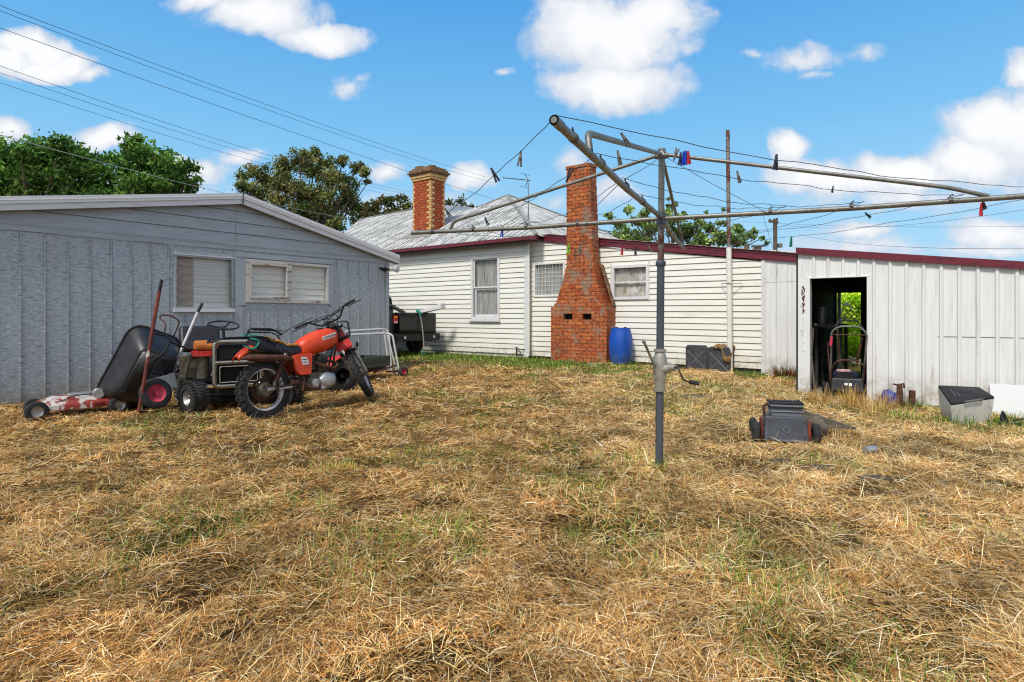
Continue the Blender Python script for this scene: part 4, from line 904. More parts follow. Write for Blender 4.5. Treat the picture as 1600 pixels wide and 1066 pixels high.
# engine
mb = MB(BM)
mb.loft([[(x, y, z) for x, z in ((.52, .30), (.60, .24), (.86, .24), (.93, .33), (.86, .45), (.58, .47))] for y in (-.09, .09)])
mb.lathe([(0, 0), (.075, 0), (.075, .03), (0, .03)], (.76, 0, .44), 'Z', 16)
for i in range(9):
    z = .47+i*.020; L = .085-.004*abs(i-4); mb.bx(.78-L+.02*i*.5, .78+L+.02*i*.5-.03, -L*.92, L*.92, z, z+.008)
mb.bx(.74, .88, -.05, .05, .46, .66); mb.tube([(.80, -.05, .665), (.80, .05, .665)], .035, 10)
eng = mb.build('engine', 'engine', bk, 30, bevel=.003)
mb = MB(BM); pr = [(.0, -.150), (.06, -.150), (.085, -.142), (.105, -.12), (.11, -.09)]
mb.lathe(pr, (.83, 0, .36), 'Y', 22, Matrix.Diagonal((1.18, 1, .92, 1))); mb.lathe([(0, -.125), (.05, -.123), (.06, -.09)], (.64, 0, .34), 'Y', 16)
mb.loft([[(x, y, z) for x, z in ((.72, .25), (.93, .30), (.93, .42), (.72, .44))] for y in (-.125, -.085)]); mb.build('crankcase_cover', 'alloy', eng, 50)
mb = MB(BM); mb.tube(smooth_pts([(.86, -.04, .60), (.96, -.06, .58), (1.0, -.10, .54), (.92, -.12, .50), (.80, -.125, .53), (.66, -.10, .58), (.45, -.09, .63), (.25, -.125, .66)]), .020, 10)
ex = mb.build('exhaust_pipe', 'rust', bk, 50)
mb = MB(BM); a, b = Vector((.28, -.14, .665)), Vector((-.30, -.15, .70)); mb.tube([a, a.lerp(b, .08), a.lerp(b, .1), a.lerp(b, .93), a.lerp(b, .98), b, b+Vector((-.05, 0, 0))], [.020, .026, .038, .040, .030, .018, .016], 16); mb.build('muffler', 'rust', ex, 50)
mb = MB(BM); mb.bx(.56, .70, -.05, .05, .50, .60); mb.tube([(.60, -.02, .55), (.48, -.02, .57)], .035, 10); mb.build('carburettor', 'engine', eng, bevel=.004)
mb = MB(BM); mb.tube([(.55, -.11, .30), (.60, -.22, .28)], .013, 8); mb.tube([(.47, -.12, .42), (.44, -.13, .30), (.40, -.17, .27)], .010, 6); mb.tube([(.55, .11, .30), (.60, .22, .28)], .013, 8); mb.tube([(.38, -.10, .37), (.28, -.10, .36)], .028, 10); mb.build('foot_peg', 'rust', bk)
# tank
def sec(x, zc_, hw_, hh, n=20, p=2.6):
    L = []
    for k in range(n):
        a = 2*math.pi*k/n; c_, s_ = math.cos(a), math.sin(a)
        L.append((x, hw_*abs(c_)**(2/p)*(1 if c_ > 0 else -1), zc_+hh*abs(s_)**(2/p)*(1 if s_ > 0 else -1)))
    return L
TK = [(.47, .765, .05, .06), (.49, .77, .095, .095), (.56, .79, .115, .118), (.68, .825, .130, .138), (.82, .855, .137, .150), (.94, .875, .132, .142), (1.03, .89, .110, .110), (1.06, .89, .055, .055)]
mb = MB(BM); mb.loft([sec(*t) for t in TK]); tank = mb.build('fuel_tank', 'orange', bk, 60)
mb = MB(BM)
for k in range(5): mb.tube(smooth_pts([(1.06+.01*k, -.05, 1.0-.02*k), (.98, -.12+.01*k, .80), (.88-.03*k, -.11, .66), (.76-.02*k, -.10, .58)]), .0045, 5)
mb.tube(smooth_pts([(.60, -.09, .58), (.52, -.11, .50), (.56, -.12, .40)]), .006, 5); mb.tube(smooth_pts([(.05, -.10, .36), (.3, -.12, .44), (.5, -.13, .38)]), .006, 5); mb.build('cable', 'black', bk, 50)
mb = MB(BM); mb.tube([(.0, .058, rR+.125), (.56, .075, .40)], .008, 5); mb.tube([(.0, .058, rR-.125), (.56, .075, .30)], .008, 5); mb.build('chain', 'rust', bk)
mb = MB(BM); mb.tube([(.12, -.11, rR-.01), (.30, -.11, rR+.0)], .016, 8); mb.tube([(-.02, -.10, rR), (.06, -.10, rR)], .024, 8); mb.build('axle_adjuster', 'alloy', bk, 50)
mb = MB(BM); mb.tube([(.84, 0, .985), (.84, 0, 1.02)], .035, 14); mb.build('fuel_cap', 'blackm', tank, 40)
# badge plate and lettering on the tank side
bt = BM @ Matrix.Translation((.865, -.1375, .905)) @ Matrix.Rotation(R_(-14), 4, 'Y') @ Matrix.Rotation(math.pi/2, 4, 'X')
mb = MB(bt); mb.add([(-.105, -.022, 0), (.085, -.022, 0), (.115, .022, 0), (-.10, .024, 0), (-.105, -.022, -.012), (.085, -.022, -.012), (.115, .022, -.012), (-.10, .024, -.012)], [(0, 1, 2, 3), (0, 4, 5, 1), (1, 5, 6, 2), (2, 6, 7, 3), (3, 7, 4, 0)]); bd = mb.build('tank_badge', 'sticker', tank)
def text_mesh(name, txt, T_, size, mat, parent, bold=0):
    cu = bpy.data.curves.new(name, 'FONT'); cu.body = txt; cu.size = size; cu.align_x = 'CENTER'; cu.align_y = 'CENTER'; cu.offset = bold
    ob = bpy.data.objects.new(name, cu); COL.objects.link(ob); bpy.context.view_layer.update()
    me = bpy.data.meshes.new_from_object(ob); bpy.data.objects.remove(ob); me.transform(parent_matrix(parent).inverted() @ T_)
    me.materials.clear(); me.materials.append(MT[mat]); o = bpy.data.objects.new(name, me); COL.objects.link(o); o.parent = parent; return o
text_mesh('lettering', 'HONDA', bt @ Matrix.Translation((0, 0, .0015)) @ Matrix.Diagonal((1.25, 1, 1, 1)), .040, 'letter', bd, .0012)
# seat with torn top
ST = [(-.15, .845, .075, .06), (-.12, .845, .10, .080), (.02, .815, .118, .088), (.17, .775, .118, .082), (.33, .74, .112, .075), (.46, .75, .09, .060), (.52, .785, .06, .03)]
mb = MB(BM); mb.loft([sec(*t, 20, 3.2) for t in ST]); st_ = mb.build('seat', 'seat', bk, 60)
mb = MB(BM)
for i in range(26):
    x = random.uniform(-.08, .42); z = .925-.105*max(0, min(1, (x+.02)/.35))+.010; mb.ell((x, random.uniform(-.10, .02), z-.012), (random.uniform(.035, .07), random.uniform(.02, .04), random.uniform(.010, .022)), 8, 5)
mb.build('torn_foam', 'foam', st_, 60)
mb = MB(BM); mb.ell((.36, -.02, .815), (.05, .03, .02), 8, 5); mb.ell((.05, -.07, .90), (.03, .02, .015), 8, 5); mb.build('rag', 'sticker', st_, 60)
# side panels, rear guard
for s in (-1, 1):
    mb = MB(BM); pl = [(.32, .69), (.44, .71), (.59, .71), (.605, .70), (.575, .47), (.56, .45), (.41, .45), (.35, .51)]
    vs = [(x, s*(.125+.012*math.sin((x-.3)*9)), z) for x, z in pl]; vs2 = [(x, s*.085, z) for x, z in pl]; n = len(pl)
    mb.add(vs+vs2, [tuple(range(n)), tuple(range(n, 2*n))[::-1]]+[(i, n+i, n+(i+1) % n, (i+1) % n) for i in range(n)]); sp = mb.build('side_panel', 'orange', bk, bevel=.012)
    if s == -1:
        mb = MB(BM); mb.add([(.42, -.142, .67), (.50, -.142, .665), (.52, -.142, .63), (.535, -.142, .575), (.44, -.142, .575), (.43, -.142, .61)], [(0, 1, 2, 3, 4, 5)]); mb.build('sticker', 'sticker', sp)
        mb = MB(BM); mb.add([(.435, -.1435, .645), (.50, -.1435, .640), (.505, -.1435, .628), (.44, -.1435, .632)], [(0, 1, 2, 3)]); mb.add([(.45, -.1435, .608), (.515, -.1435, .606), (.517, -.1435, .597), (.45, -.1435, .598)], [(0, 1, 2, 3)]); mb.build('sticker_mark', 'green', sp)
mb = MB(BM); vs = []; fs = []; n = 14
for i in range(n+1):
    t = i/n; a = R_(40)+t*R_(95); rr = .45+.02*math.sin(t*3); x = rr*math.cos(a)*1.0-.02; z = rR+rr*math.sin(a)*.97+.075
    for yy, dz_ in ((-.085, -.05), (-.075, -.01), (-.04, .008), (0, .012), (.04, .008), (.075, -.01), (.085, -.05)): vs.append((x, yy*(1-.25*t), z+dz_))
    if i:
        for k in range(6): fs.append(((i-1)*7+k, (i-1)*7+k+1, i*7+k+1, i*7+k))
mb.add(vs, fs); rg = mb.build('rear_guard', 'orange', bk, 50); so = rg.modifiers.new('thick', 'SOLIDIFY'); so.thickness = .004
mb = MB(BM)       # luggage rack
for yy in (-.12, -.06, 0, .06, .12): mb.tube(smooth_pts([(.02, yy*.9, .90), (-.15, yy, .925), (-.52, yy, .925), (-.60, yy*.8, .90)]), .006, 6)
mb.tube(round_corners([(.10, -.13, .82), (-.05, -.14, .93), (-.54, -.13, .93), (-.62, -.08, .89), (-.62, .08, .89), (-.54, .13, .93), (-.05, .14, .93), (.10, .13, .82)], .06), .009, 8)
mb.tube([(-.35, -.13, .93), (-.35, .13, .93)], .006, 6); mb.tube(smooth_pts([(-.02, -.14, .93), (-.10, -.145, .80), (.02, -.13, .76)]), .009, 6); mb.build('luggage_rack', 'blackm', bk, 50)
mb = MB(BM); mb.tube(smooth_pts([(-.20, -.05, .93), (-.12, -.12, .88), (-.2, -.14, .80), (-.3, -.10, .84)]), .01, 6); mb.tube(smooth_pts([(-.05, 0, .95), (-.2, .02, .97), (-.28, -.05, .93)]), .008, 6); mb.build('strap', 'tapegreen', bk, 50)
# front end, steered to the left
rk = Vector((-.536, 0, .844)); hub = Vector((WB, 0, rF+.055)); pv = hub+rk*.70
ST_ = Matrix.Translation(pv) @ Matrix.Rotation(R_(46), 4, rk) @ Matrix.Translation(-pv)
FM = BM @ ST_
fw = wheel(bk, FM @ Matrix.Translation(hub), rF, .085, .262, 'silver', 30, 32, knobh=.014, name='front_wheel')
mb = MB(FM); mb.lathe([(0, -.055), (.07, -.055), (.075, -.03), (.07, .05), (0, .05)], hub, 'Y', 18); mb.build('brake_drum', 'engine', fw, 40)
for s in (-1, 1):
    o_ = Vector((-.035, s*.095, 0)); lo = hub+Vector((-.015, s*.085, 0)); dirv = rk
    mb = MB(FM); mb.tube([lo-dirv*.03, lo, lo+dirv*.33, lo+dirv*.34], [.018, .024, .026, .026], 12); fk = mb.build('fork_leg', 'alloy', bk, 50)
    mb = MB(FM); mb.tube([lo+dirv*.33, lo+dirv*.74], .0175, 12); mb.build('stanchion', 'silver', fk, 50)
    mb = MB(FM); mb.tube([lo+dirv*.325, lo+dirv*.37], [.03, .022], 12); mb.build('dust_seal', 'black', fk, 50)
mb = MB(FM)
for q, h in ((.56, .03), (.72, .025)):
    c_ = hub+rk*q+Vector((-.02, 0, 0)); mb.M = FM @ Matrix.Translation(c_) @ Matrix.Rotation(R_(-32), 4, 'Y'); mb.bx(-.045, .03, -.12, .12, -h/2, h/2)
mb.M = FM; c_ = hub+rk*.80; mb.bx(c_.x-.03, c_.x+.01, -.045, .045, c_.z-.06, c_.z-.01); mb.tube([c_+Vector((.03, .05, -.03)), c_+Vector((.07, .05, -.0))], .035, 12); mb.build('triple_clamp', 'blackm', bk, bevel=.005)
g0 = hub+rk*.80
hbar = [g0+Vector((-.20, -.41, .10)), g0+Vector((-.12, -.25, .12)), g0+Vector((-.02, -.13, .02)), g0+Vector((-.02, .13, .02)), g0+Vector((-.12, .25, .12)), g0+Vector((-.20, .41, .10))]
mb = MB(FM); mb.tube(round_corners(hbar, .05), .011, 10); mb.tube([hbar[1].lerp(hbar[2], .35), hbar[4].lerp(hbar[3], .35)], .008, 8); hb = mb.build('handlebar', 'blackm', bk, 50)
for i, j in ((0, 1), (5, 4)):
    mb = MB(FM); a, b = hbar[i], hbar[i].lerp(hbar[j], .72); mb.tube([a, a.lerp(b, .04), b], [.016, .018, .018], 10); mb.build('grip', 'black', hb, 50)
    mb = MB(FM); s = -1 if i == 0 else 1; c_ = hbar[i].lerp(hbar[j], .85); mb.tube(smooth_pts([c_, c_+Vector((.07, s*.02, -.01)), c_+Vector((.03, s*.20, -.02))]), .006, 6); mb.tube([c_-Vector((0, .02, 0)), c_+Vector((0, .02, 0))], .02, 8); mb.build('lever', 'blackm', hb, 50)
mb = MB(FM)
for i in range(4):
    a = hbar[1 if i % 2 else 4]; mb.tube(smooth_pts([a, g0+Vector((.10, (.08 if i % 2 else -.08)+.02*i, .12-.03*i)), g0+Vector((.08, .0, -.10-.05*i)), g0+Vector((-.05, -.02*i, -.22))]), .0055, 5)
mb.build('control_cable', 'black', hb, 50)
mb = MB(FM); q = hub+rk*.70+Vector((.05, 0, 0)); mb.lathe([(0, .05), (.04, .05), (.045, .0), (.03, -.03), (0, -.03)], q+Vector((-.02, .04, .10)), 'Z', 14); mb.bx(q.x, q.x+.03, -.05, .05, q.z-.08, q.z+.03); mb.build('instrument', 'blackm', bk, bevel=.004)
mb = MB(FM); vs = []; fs = []; n = 10          # short red front guard under the clamps
for i in range(n+1):
    t = i/n; a = R_(62)+t*R_(70); rr = .43-.01*t; x = hub.x+rr*math.cos(a); z = hub.z+rr*math.sin(a)+.03
    for yy, dd in ((-.078, .07), (-.072, .02), (-.04, .0), (0, -.004), (.04, .0), (.072, .02), (.078, .07)): vs.append((x-dd*math.cos(a)*.9, yy, z-dd*math.sin(a)*.9))
    if i:
        for k in range(6): fs.append(((i-1)*7+k, (i-1)*7+k+1, i*7+k+1, i*7+k))
mb.add(vs, fs); fg = mb.build('front_guard', 'red', bk, 50); so = fg.modifiers.new('thick', 'SOLIDIFY'); so.thickness = .004
mb = MB(FM); c_ = hub+rk*.53; mb.loft([[(c_.x-.055+dx+.06*(-zz), yy, c_.z+zz) for yy, zz in ((-.07, .14), (.07, .14), (.105, .06), (.11, -.13), (-.11, -.13), (-.105, .06))] for dx in (0, .012)]); mb.build('number_plate', 'red', bk, bevel=.01)

# ================================================================ ride-on mower behind the bike
mh = math.atan2(-.80, .60)
mo = thing('ride_on_mower', 'old ride on mower with chrome grille and black steering wheel behind the motorbike', 'ride-on mower', tuple(P(372, 640, 7.75)[:2])+(0.0,), Matrix.Rotation(mh, 3, 'Z'))
MM = MATS[mo.name]      # x points to the mower's front
def zof(py, Y): return CAM+(H0-py)/F*Y
grx = .0; gw_ = .28; gz0, gz1 = zof(603, 7.7), zof(534, 7.7)
mb = MB(MM); mb.loft([[(x, y, z) for y, z in ((-gw_+.03, gz0+.03), (gw_-.03, gz0+.03), (gw_-.02, gz1-.09), (gw_-.08, gz1-.035), (-gw_+.08, gz1-.035), (-gw_+.02, gz1-.09))] for x in (-.02, -.55)]); hood = mb.build('hood', 'blackm', mo, bevel=.01)
mb = MB(MM)
rr = round_corners([(.02, -gw_, gz0+.1), (.02, -gw_, gz0), (.02, gw_, gz0), (.02, gw_, gz1), (.02, -gw_, gz1), (.02, -gw_, gz0+.09)], .05); mb.tube(rr, .027, 10, flat=.8)
mb.tube([(.02, -gw_, gz0+.30), (.02, gw_, gz0+.30)], .026, 8); mb.tube(round_corners([(.03, -gw_+.06, gz0+.05), (.03, gw_-.05, gz0+.05), (.03, gw_-.05, gz0+.25), (.03, -gw_+.06, gz0+.25), (.03, -gw_+.06, gz0+.05)], .02), .008, 6)
mb.build('grille_surround', 'chrome', hood, 50)
mb = MB(MM); mb.bx(-.015, .012, -gw_+.05, gw_-.04, gz0+.05, gz0+.26); mb.bx(-.017, .01, -gw_+.05, gw_-.04, gz0+.34, gz1-.04)
for i in range(8): z = gz0+.06+i*.024; mb.bx(.012, .02, -gw_+.06, gw_-.05, z, z+.006)
mb.build('grille', 'darkin', hood)
sh = zof(512, 8.1)
mb = MB(MM); a = Vector((-.55, -.05, gz1-.15)); b = Vector((-.62, -.05, sh+.0)); mb.tube([a, b], .02, 8); mb.build('steering_column', 'blackm', mo, 50)
TW = MM @ Matrix.Translation(b) @ Matrix.Rotation(R_(17), 4, 'Y'); mb = MB(TW)
mb.tube([(.19*math.cos(2*math.pi*k/28), .19*math.sin(2*math.pi*k/28), .03) for k in range(29)], .0125, 8, cap=False)
for k in range(3): an = k*2.094+.4; mb.tube([(0, 0, -.01), (.10*math.cos(an), .10*math.sin(an), .005), (.185*math.cos(an), .185*math.sin(an), .03)], .012, 6)
mb.ell((0, 0, 0), (.04, .04, .022), 12, 6); mb.build('steering_wheel', 'black', mo, 50)
mb = MB(MM); bz = zof(545, 8.4); mb.loft([[(x, y, z) for x, z in ((-1.25, bz-.02), (-.98, bz-.05), (-.95, bz+.03), (-1.12, bz+.07), (-1.20, bz+.32), (-1.30, bz+.30))] for y in (-.50, -.44, -.04, .02)]); mb.build('seat', 'seat', mo, 40, bevel=.06)
mb = MB(MM); mb.bx(-1.5, -.55, -.32, .32, .28, .34); mb.bx(-1.55, -.9, -.34, .34, .34, .52); mb.hexa([(-.1, -.30, .10), (-.1, .30, .10), (-.9, .34, .10), (-.9, -.34, .10)], [(-.14, -.28, .2), (-.14, .28, .2), (-.88, .32, .2), (-.88, -.32, .2)]); mb.bx(-.35, .0, -.22, .22, .18, .27); mb.tube([(-.02, -.42, .20), (-.02, .42, .20)], .025, 8)
mb.build('chassis', 'blackm', mo, bevel=.008)
mb = MB(MM); p = MM.inverted() @ P(323, 540, 7.75)
mb.loft([[(p.x+x, p.y+y, p.z+z) for x, z in ((-.10, -.055), (.11, -.055), (.13, .0), (.10, .055), (-.08, .065), (-.11, .02))] for y in (-.14, -.11, .09, .12)]); mb.build('cushion', 'orangepad', mo, 40, bevel=.02)
mb = MB(MM); mb.bx(p.x-.10, p.x+.12, p.y-.17, p.y+.10, p.z-.135, p.z-.065); mb.build('side_reflector', 'red', mo, bevel=.006)
mb = MB(MM); mb.bx(p.x-.10, p.x+.02, p.y-.30, p.y-.10, p.z-.40, p.z-.12); mb.tube([(p.x+.02, p.y-.05, p.z-.42), (p.x+.02, p.y-.05, p.z-.14)], .075, 14); mb.tube([(p.x, p.y-.25, p.z-.42), (p.x+.1, p.y-.2, p.z-.1)], .02, 8); mb.tube([(p.x+.05, p.y+.05, p.z-.4), (p.x-.05, p.y+.12, p.z-.2)], .03, 8); mb.build('gearbox', 'engine', mo, bevel=.006)
mb = MB(MM); mb.hexa([(p.x-.0, p.y-.62, .32), (p.x+.05, p.y-.33, .30), (p.x-.45, p.y-.30, .30), (p.x-.45, p.y-.60, .32)], [(p.x-.1, p.y-.60, .50), (p.x-.05, p.y-.35, .48), (p.x-.45, p.y-.32, .62), (p.x-.45, p.y-.6, .6)]); mb.build('foot_board', 'greyp', mo, bevel=.01)
for px_, Y_ in ((302, 7.45), (452, 8.1)):
    c_ = P(px_, 621, Y_); r_ = .195; c_.z = r_+.0
    t_ = math.atan2(-.80, .60)+.35; wheel(mo, Matrix.Translation(c_) @ Matrix.Rotation(t_+math.pi, 4, 'Z'), r_, .19, .10, 'alloy', 30, 0, knobh=.008, dish=.9)
for y in (-.42, .42): wheel(mo, MM @ Matrix.Translation((-1.25, y, .26)), .26, .22, .12, 'alloy', 26, 0, knobh=.01)

# ================================================================ three wheeler behind the bike
qh = math.atan2(.80, .60)
qb = thing('quad_bike', 'black quad bike with fat knobbly tyres and red guards behind the motorbike', 'quad bike', tuple(P(470, 610, 8.9)[:2])+(.02,), Matrix.Rotation(qh, 3, 'Z'))
QM = MATS[qb.name]; QI = QM.inverted()
c_ = P(531, 586, 9.15); c_.z = .29
wheel(qb, Matrix.Translation(c_) @ Matrix.Rotation(qh-.25, 4, 'Z'), .265, .24, .12, 'blackm', 30, 0, knobh=.015, dish=1.0)
q0 = QI @ c_
for x, y in ((q0.x-.05, q0.y+.80), (q0.x-1.1, q0.y-.0), (q0.x-1.1, q0.y+.82)): wheel(qb, QM @ Matrix.Translation((x, y, .28)), .27, .24, .12, 'blackm', 26, 0, knobh=.015)
mb = MB(QM); mb.bx(q0.x-1.25, q0.x+.1, q0.y+.22, q0.y+.58, .30, .50); mb.loft([[(x, q0.y+y, z) for y, z in ((.25, .5), (.55, .5), (.52, .70), (.28, .70))] for x in (q0.x-1.2, q0.x-.3)]); mb.tube([(q0.x-.05, q0.y-.1, .28), (q0.x-.05, q0.y+.85, .28)], .02, 8); mb.build('body', 'blackm', qb, bevel=.02)
for (dx, dy) in ((0, 0), (0, .78)):
    mb = MB(QM); vs = []; fs = []
    for i in range(9):
        a = R_(20)+R_(140)*i/8
        for k, yy in enumerate((-.14, 0, .14)): vs.append((q0.x+dx+.34*math.cos(a), q0.y+dy+yy, .28+.30*math.sin(a)-(.02 if k != 1 else 0)))
        if i:
            for k in range(2): fs.append(((i-1)*3+k, (i-1)*3+k+1, i*3+k+1, i*3+k))
    mb.add(vs, fs); g_ = mb.build('mudguard', 'red', qb, 50); so = g_.modifiers.new('thick', 'SOLIDIFY'); so.thickness = .006
mb = MB()
mb.tube(round_corners([P(386, 524, 8.3), P(389, 514, 8.3), P(425, 514, 8.5), P(440, 523, 8.6)], .06), .013, 8); mb.tube(round_corners([P(384, 527, 8.5), P(388, 519, 8.5), P(428, 520, 8.7), P(438, 530, 8.7)], .06), .010, 8)
for t in (.2, .5, .8): a = P(389, 516, 8.3).lerp(P(425, 516, 8.5), t); mb.tube([a, a+Vector((.05, .45, -.02))], .008, 6)
mb.build('rear_rack', 'blackm', qb, 50)
mb = MB(); mb.tube([P(434, 525, 8.6), P(452, 513, 8.8)], .02, 8); mb.tube([P(450, 514, 8.8), P(487, 496, 9.2)], .011, 8); mb.tube([P(486, 497, 9.2), P(488, 495, 9.2)], .014, 8); mb.build('steering_handle', 'galv', qb, 50)
mb = MB(); a = P(545, 515, 9.3); mb.tube(round_corners([a+Vector((-.14, 0, .12)), a+Vector((-.02, 0, .13)), a+Vector((.02, 0, -.1)), a+Vector((-.12, 0, -.12))], .04), .013, 8); mb.tube([a+Vector((-.12, 0, .05)), a+Vector((.0, 0, .02))], .01, 6); mb.tube([a+Vector((0, 0, -.1)), a+Vector((.0, .0, -.5))], .012, 6); mb.build('bull_bar', 'blackm', qb, 50)

# ================================================================ wheelbarrow stood on its nose
wbm = thing('wheelbarrow', 'upended black tray wheelbarrow with red rimmed wheel leaning at the shed', 'wheelbarrow', tuple(P(215, 645, 7.45)[:2])+(0,))
rim = [P(211, 503, 7.55), P(152, 612, 7.45)]
L = (rim[1]-rim[0]).normalized(); Wd = Vector((.68, .62, -.36)); Wd = (Wd-L*Wd.dot(L)).normalized(); N = L.cross(Wd).normalized()
if N.x > 0: N = -N          # the open side faces left
O = (rim[0]+rim[1])/2+Wd*.30+L*.05
def rrect(c, l, w, r, n=5, bul=0):
    out = []
    for sx, sy, a0 in ((1, 1, 0), (-1, 1, 90), (-1, -1, 180), (1, -1, 270)):
        for k in range(n+1):
            a = R_(a0+90*k/n); out.append(c+L*(sx*(l/2-r)+r*math.cos(a))+Wd*(sy*(w/2-r)+r*math.sin(a)))
    return out
lp = [rrect(O, 1.02, .64, .16), rrect(O-N*.03, 1.00, .62, .16), rrect(O-N*.18+L*.00+Wd*.02, .86, .54, .14), rrect(O-N*.36-L*.02+Wd*.04, .64, .44, .10), rrect(O-N*.385-L*.02+Wd*.04, .57, .38, .06)]
mb = MB(); mb.loft(lp, cap=False); mb.add(lp[-1], [tuple(range(len(lp[-1])))]); tr = mb.build('tray', 'blackp', wbm, 60); so = tr.modifiers.new('thick', 'SOLIDIFY'); so.thickness = .006
mb = MB(); r_ = rrect(O, 1.03, .65, .165); mb.tube(r_+[r_[0]], .013, 8, cap=False); mb.build('tray_rim', 'black', tr, 60)
mb = MB(); cb = O-N*.388-L*.02+Wd*.04
for i in range(24):
    for j in range(10):
        q = cb+L*(-.26+.52*i/23)+Wd*(-.165+.33*j/9); mb.add([q+L*.0105+Wd*.0175, q-L*.0105+Wd*.0175, q-L*.0105-Wd*.0175, q+L*.0105-Wd*.0175, q-N*.003+L*.008+Wd*.015, q-N*.003-L*.008+Wd*.015, q-N*.003-L*.008-Wd*.015, q-N*.003+L*.008-Wd*.015], [(4, 5, 6, 7), (0, 1, 5, 4), (1, 2, 6, 5), (2, 3, 7, 6), (3, 0, 4, 7)])
mb.build('tray_base', 'greyp', tr)
h1 = [P(217, 643, 7.05), P(226, 592, 7.07), P(236, 528, 7.1), P(249, 455, 7.15)]; h1e = P(253, 437, 7.16)
mb = MB(); mb.tube(h1, .021, 10); s1_ = mb.build('handle', 'redhandle', wbm, 50); s1_['label'] = 'rusty red left handle'; mb = MB(); mb.tube([h1[3], h1e], .019, 10); mb.build('grip', 'black', s1_, 50)
h2 = [P(258, 603, 7.7), P(285, 543, 7.85), P(309, 488, 7.95)]; h2e = P(316, 474, 8.0)
mb = MB(); mb.tube(h2, .020, 10); s2_ = mb.build('handle', 'silver', wbm, 50); s2_['label'] = 'bare metal right handle'; mb = MB(); mb.tube([h2[2], h2e], .019, 10); mb.build('grip', 'black', s2_, 50)
mb = MB(); mb.tube(round_corners([P(240, 521, 7.08), P(262, 525, 7.15), P(266, 534, 7.15), P(300, 548, 7.7), P(318, 552, 7.9)], .03), .012, 8); mb.tube(round_corners([P(233, 568, 7.06), P(258, 551, 7.1), P(266, 532, 7.15)], .04), .013, 8); mb.tube(round_corners([P(275, 582, 7.75), P(306, 565, 7.8), P(316, 550, 7.9)], .04), .013, 8); mb.tube([P(306, 548, 7.8), P(316, 572, 7.9)], .009, 8); mb.build('leg_bracket', 'blackm', wbm, 50)
mb = MB(); mb.tube(round_corners([P(254, 532, 7.85), P(260, 506, 7.85), P(249, 497, 7.85), P(252, 492, 7.85), P(268, 493, 7.9), P(281, 502, 7.95), P(268, 535, 8.0)], .04), .010, 8); mb.build('stand', 'rust', wbm, 50)
c_ = P(243, 615, 7.20); wl = wheel(wbm, axisM(c_, (.80, -.55, .20)), .185, .090, .105, 'redrim', 0, 0, 'tyre', n=30, name='front_wheel')
mb = MB(); mb.tube([P(224, 606, 7.1), P(248, 618, 7.45)], .010, 8); mb.tube([P(217, 643, 7.15), P(232, 645, 7.3), P(258, 640, 7.6)], .018, 8); mb.build('axle', 'rust', wbm, 50)

# ================================================================ low rotary mower deck at the far left
dm = thing('lawn_mower', 'rusty red and white low mower deck lying beside the wheelbarrow', 'lawn mower', tuple(P(95, 655, 6.95)[:2])+(0,))
a, b = P(57, 648, 6.95), P(160, 636, 7.35); dx = (b-a); dx.z = 0; dx.normalize(); dy = Vector((-dx.y, dx.x, 0)); DM = Matrix((dx, dy, Vector((0, 0, 1)))).transposed().to_4x4(); DM.translation = Vector((a.x, a.y, 0)); MATS
mb = MB(DM); o_ = [(-.02, .03), (.15, -.02), (.55, -.03), (.66, .03), (.80, .02), (.82, .42), (.68, .48), (.15, .47), (-.02, .40)]
mb.loft([[(x, y, .09) for x, y in o_], [(x, y, .15) for x, y in o_], [(x*.96+.02, y*.92+.02, .17) for x, y in o_], [(x*.8+.10, y*.7+.07, .20) for x, y in o_], [(x*.66+.16, y*.5+.12, .23) for x, y in o_]]); mb.build('deck', 'rustwhite', dm, 30, bevel=.006)
mb = MB(DM); mb.lathe([(0, .29), (.05, .285), (.075, .25), (.08, .20)], (.60, .16, 0), 'Z', 16); mb.tube([(.60, .05, .25), (.60, .16, .25)], .062, 14); mb.bx(.30, .58, .12, .28, .21, .26); mb.build('engine', 'alloy', dm, 40, bevel=.006)
mb = MB(DM); mb.tube(smooth_pts([(.15, .02, .16), (.35, .05, .235), (.6, .1, .26), (.72, .1, .35), (.78, .1, .32)]), .006, 6); mb.tube([(.08, -.02, .12), (.2, .1, .2)], .012, 6); mb.build('fuel_line', 'black', dm, 50)
for x, y in ((0, -.05), (-.02, .46), (.80, -.02), (.80, .50)): wheel(dm, DM @ Matrix.Translation((x, y, .10)) @ Matrix.Rotation(.25, 4, 'Z'), .118 if y < .2 else .10, .055, .062, 'alloy', 0, 0, n=26)

# ================================================================ garden cart and bent tube frames at the shed corner
ct = thing('garden_cart', 'green garden cart with wire mesh side by the shed corner', 'garden cart', tuple(P(580, 600, 11.0)[:2])+(0,))
a = P(548, 570, 10.6); b = P(612, 570, 11.8); CX = Vector((b.x-a.x, b.y-a.y, 0)).normalized(); CY = Vector((-CX.y, CX.x, 0)); CM = Matrix((CX, CY, Vector((0, 0, 1)))).transposed().to_4x4(); CM.translation = Vector((a.x, a.y, 0))
mb = MB(CM); mb.bx(0, 1.25, 0, .02, .30, .42); mb.bx(0, 1.25, .60, .62, .30, .42); mb.bx(0, .02, .02, .60, .30, .50); mb.bx(1.23, 1.25, .02, .60, .30, .42); mb.bx(0, 1.25, 0, .62, .28, .30); mb.bx(.05, 1.2, -.02, 0, .23, .28); mb.build('tray', 'green', ct, bevel=.006)
mb = MB(CM)
for i in range(9): x = .02+i*.09; mb.tube([(x, .61, .42), (x+.02*math.sin(i), .62, .42+.38+.05*math.sin(i*2)+.04*i*.3)], .004, 5)
for k in range(4): mb.tube([(.02, .61, .50+k*.09), (.78, .62, .51+k*.09)], .0035, 5)
mb.build('wire_mesh', 'wire', ct)
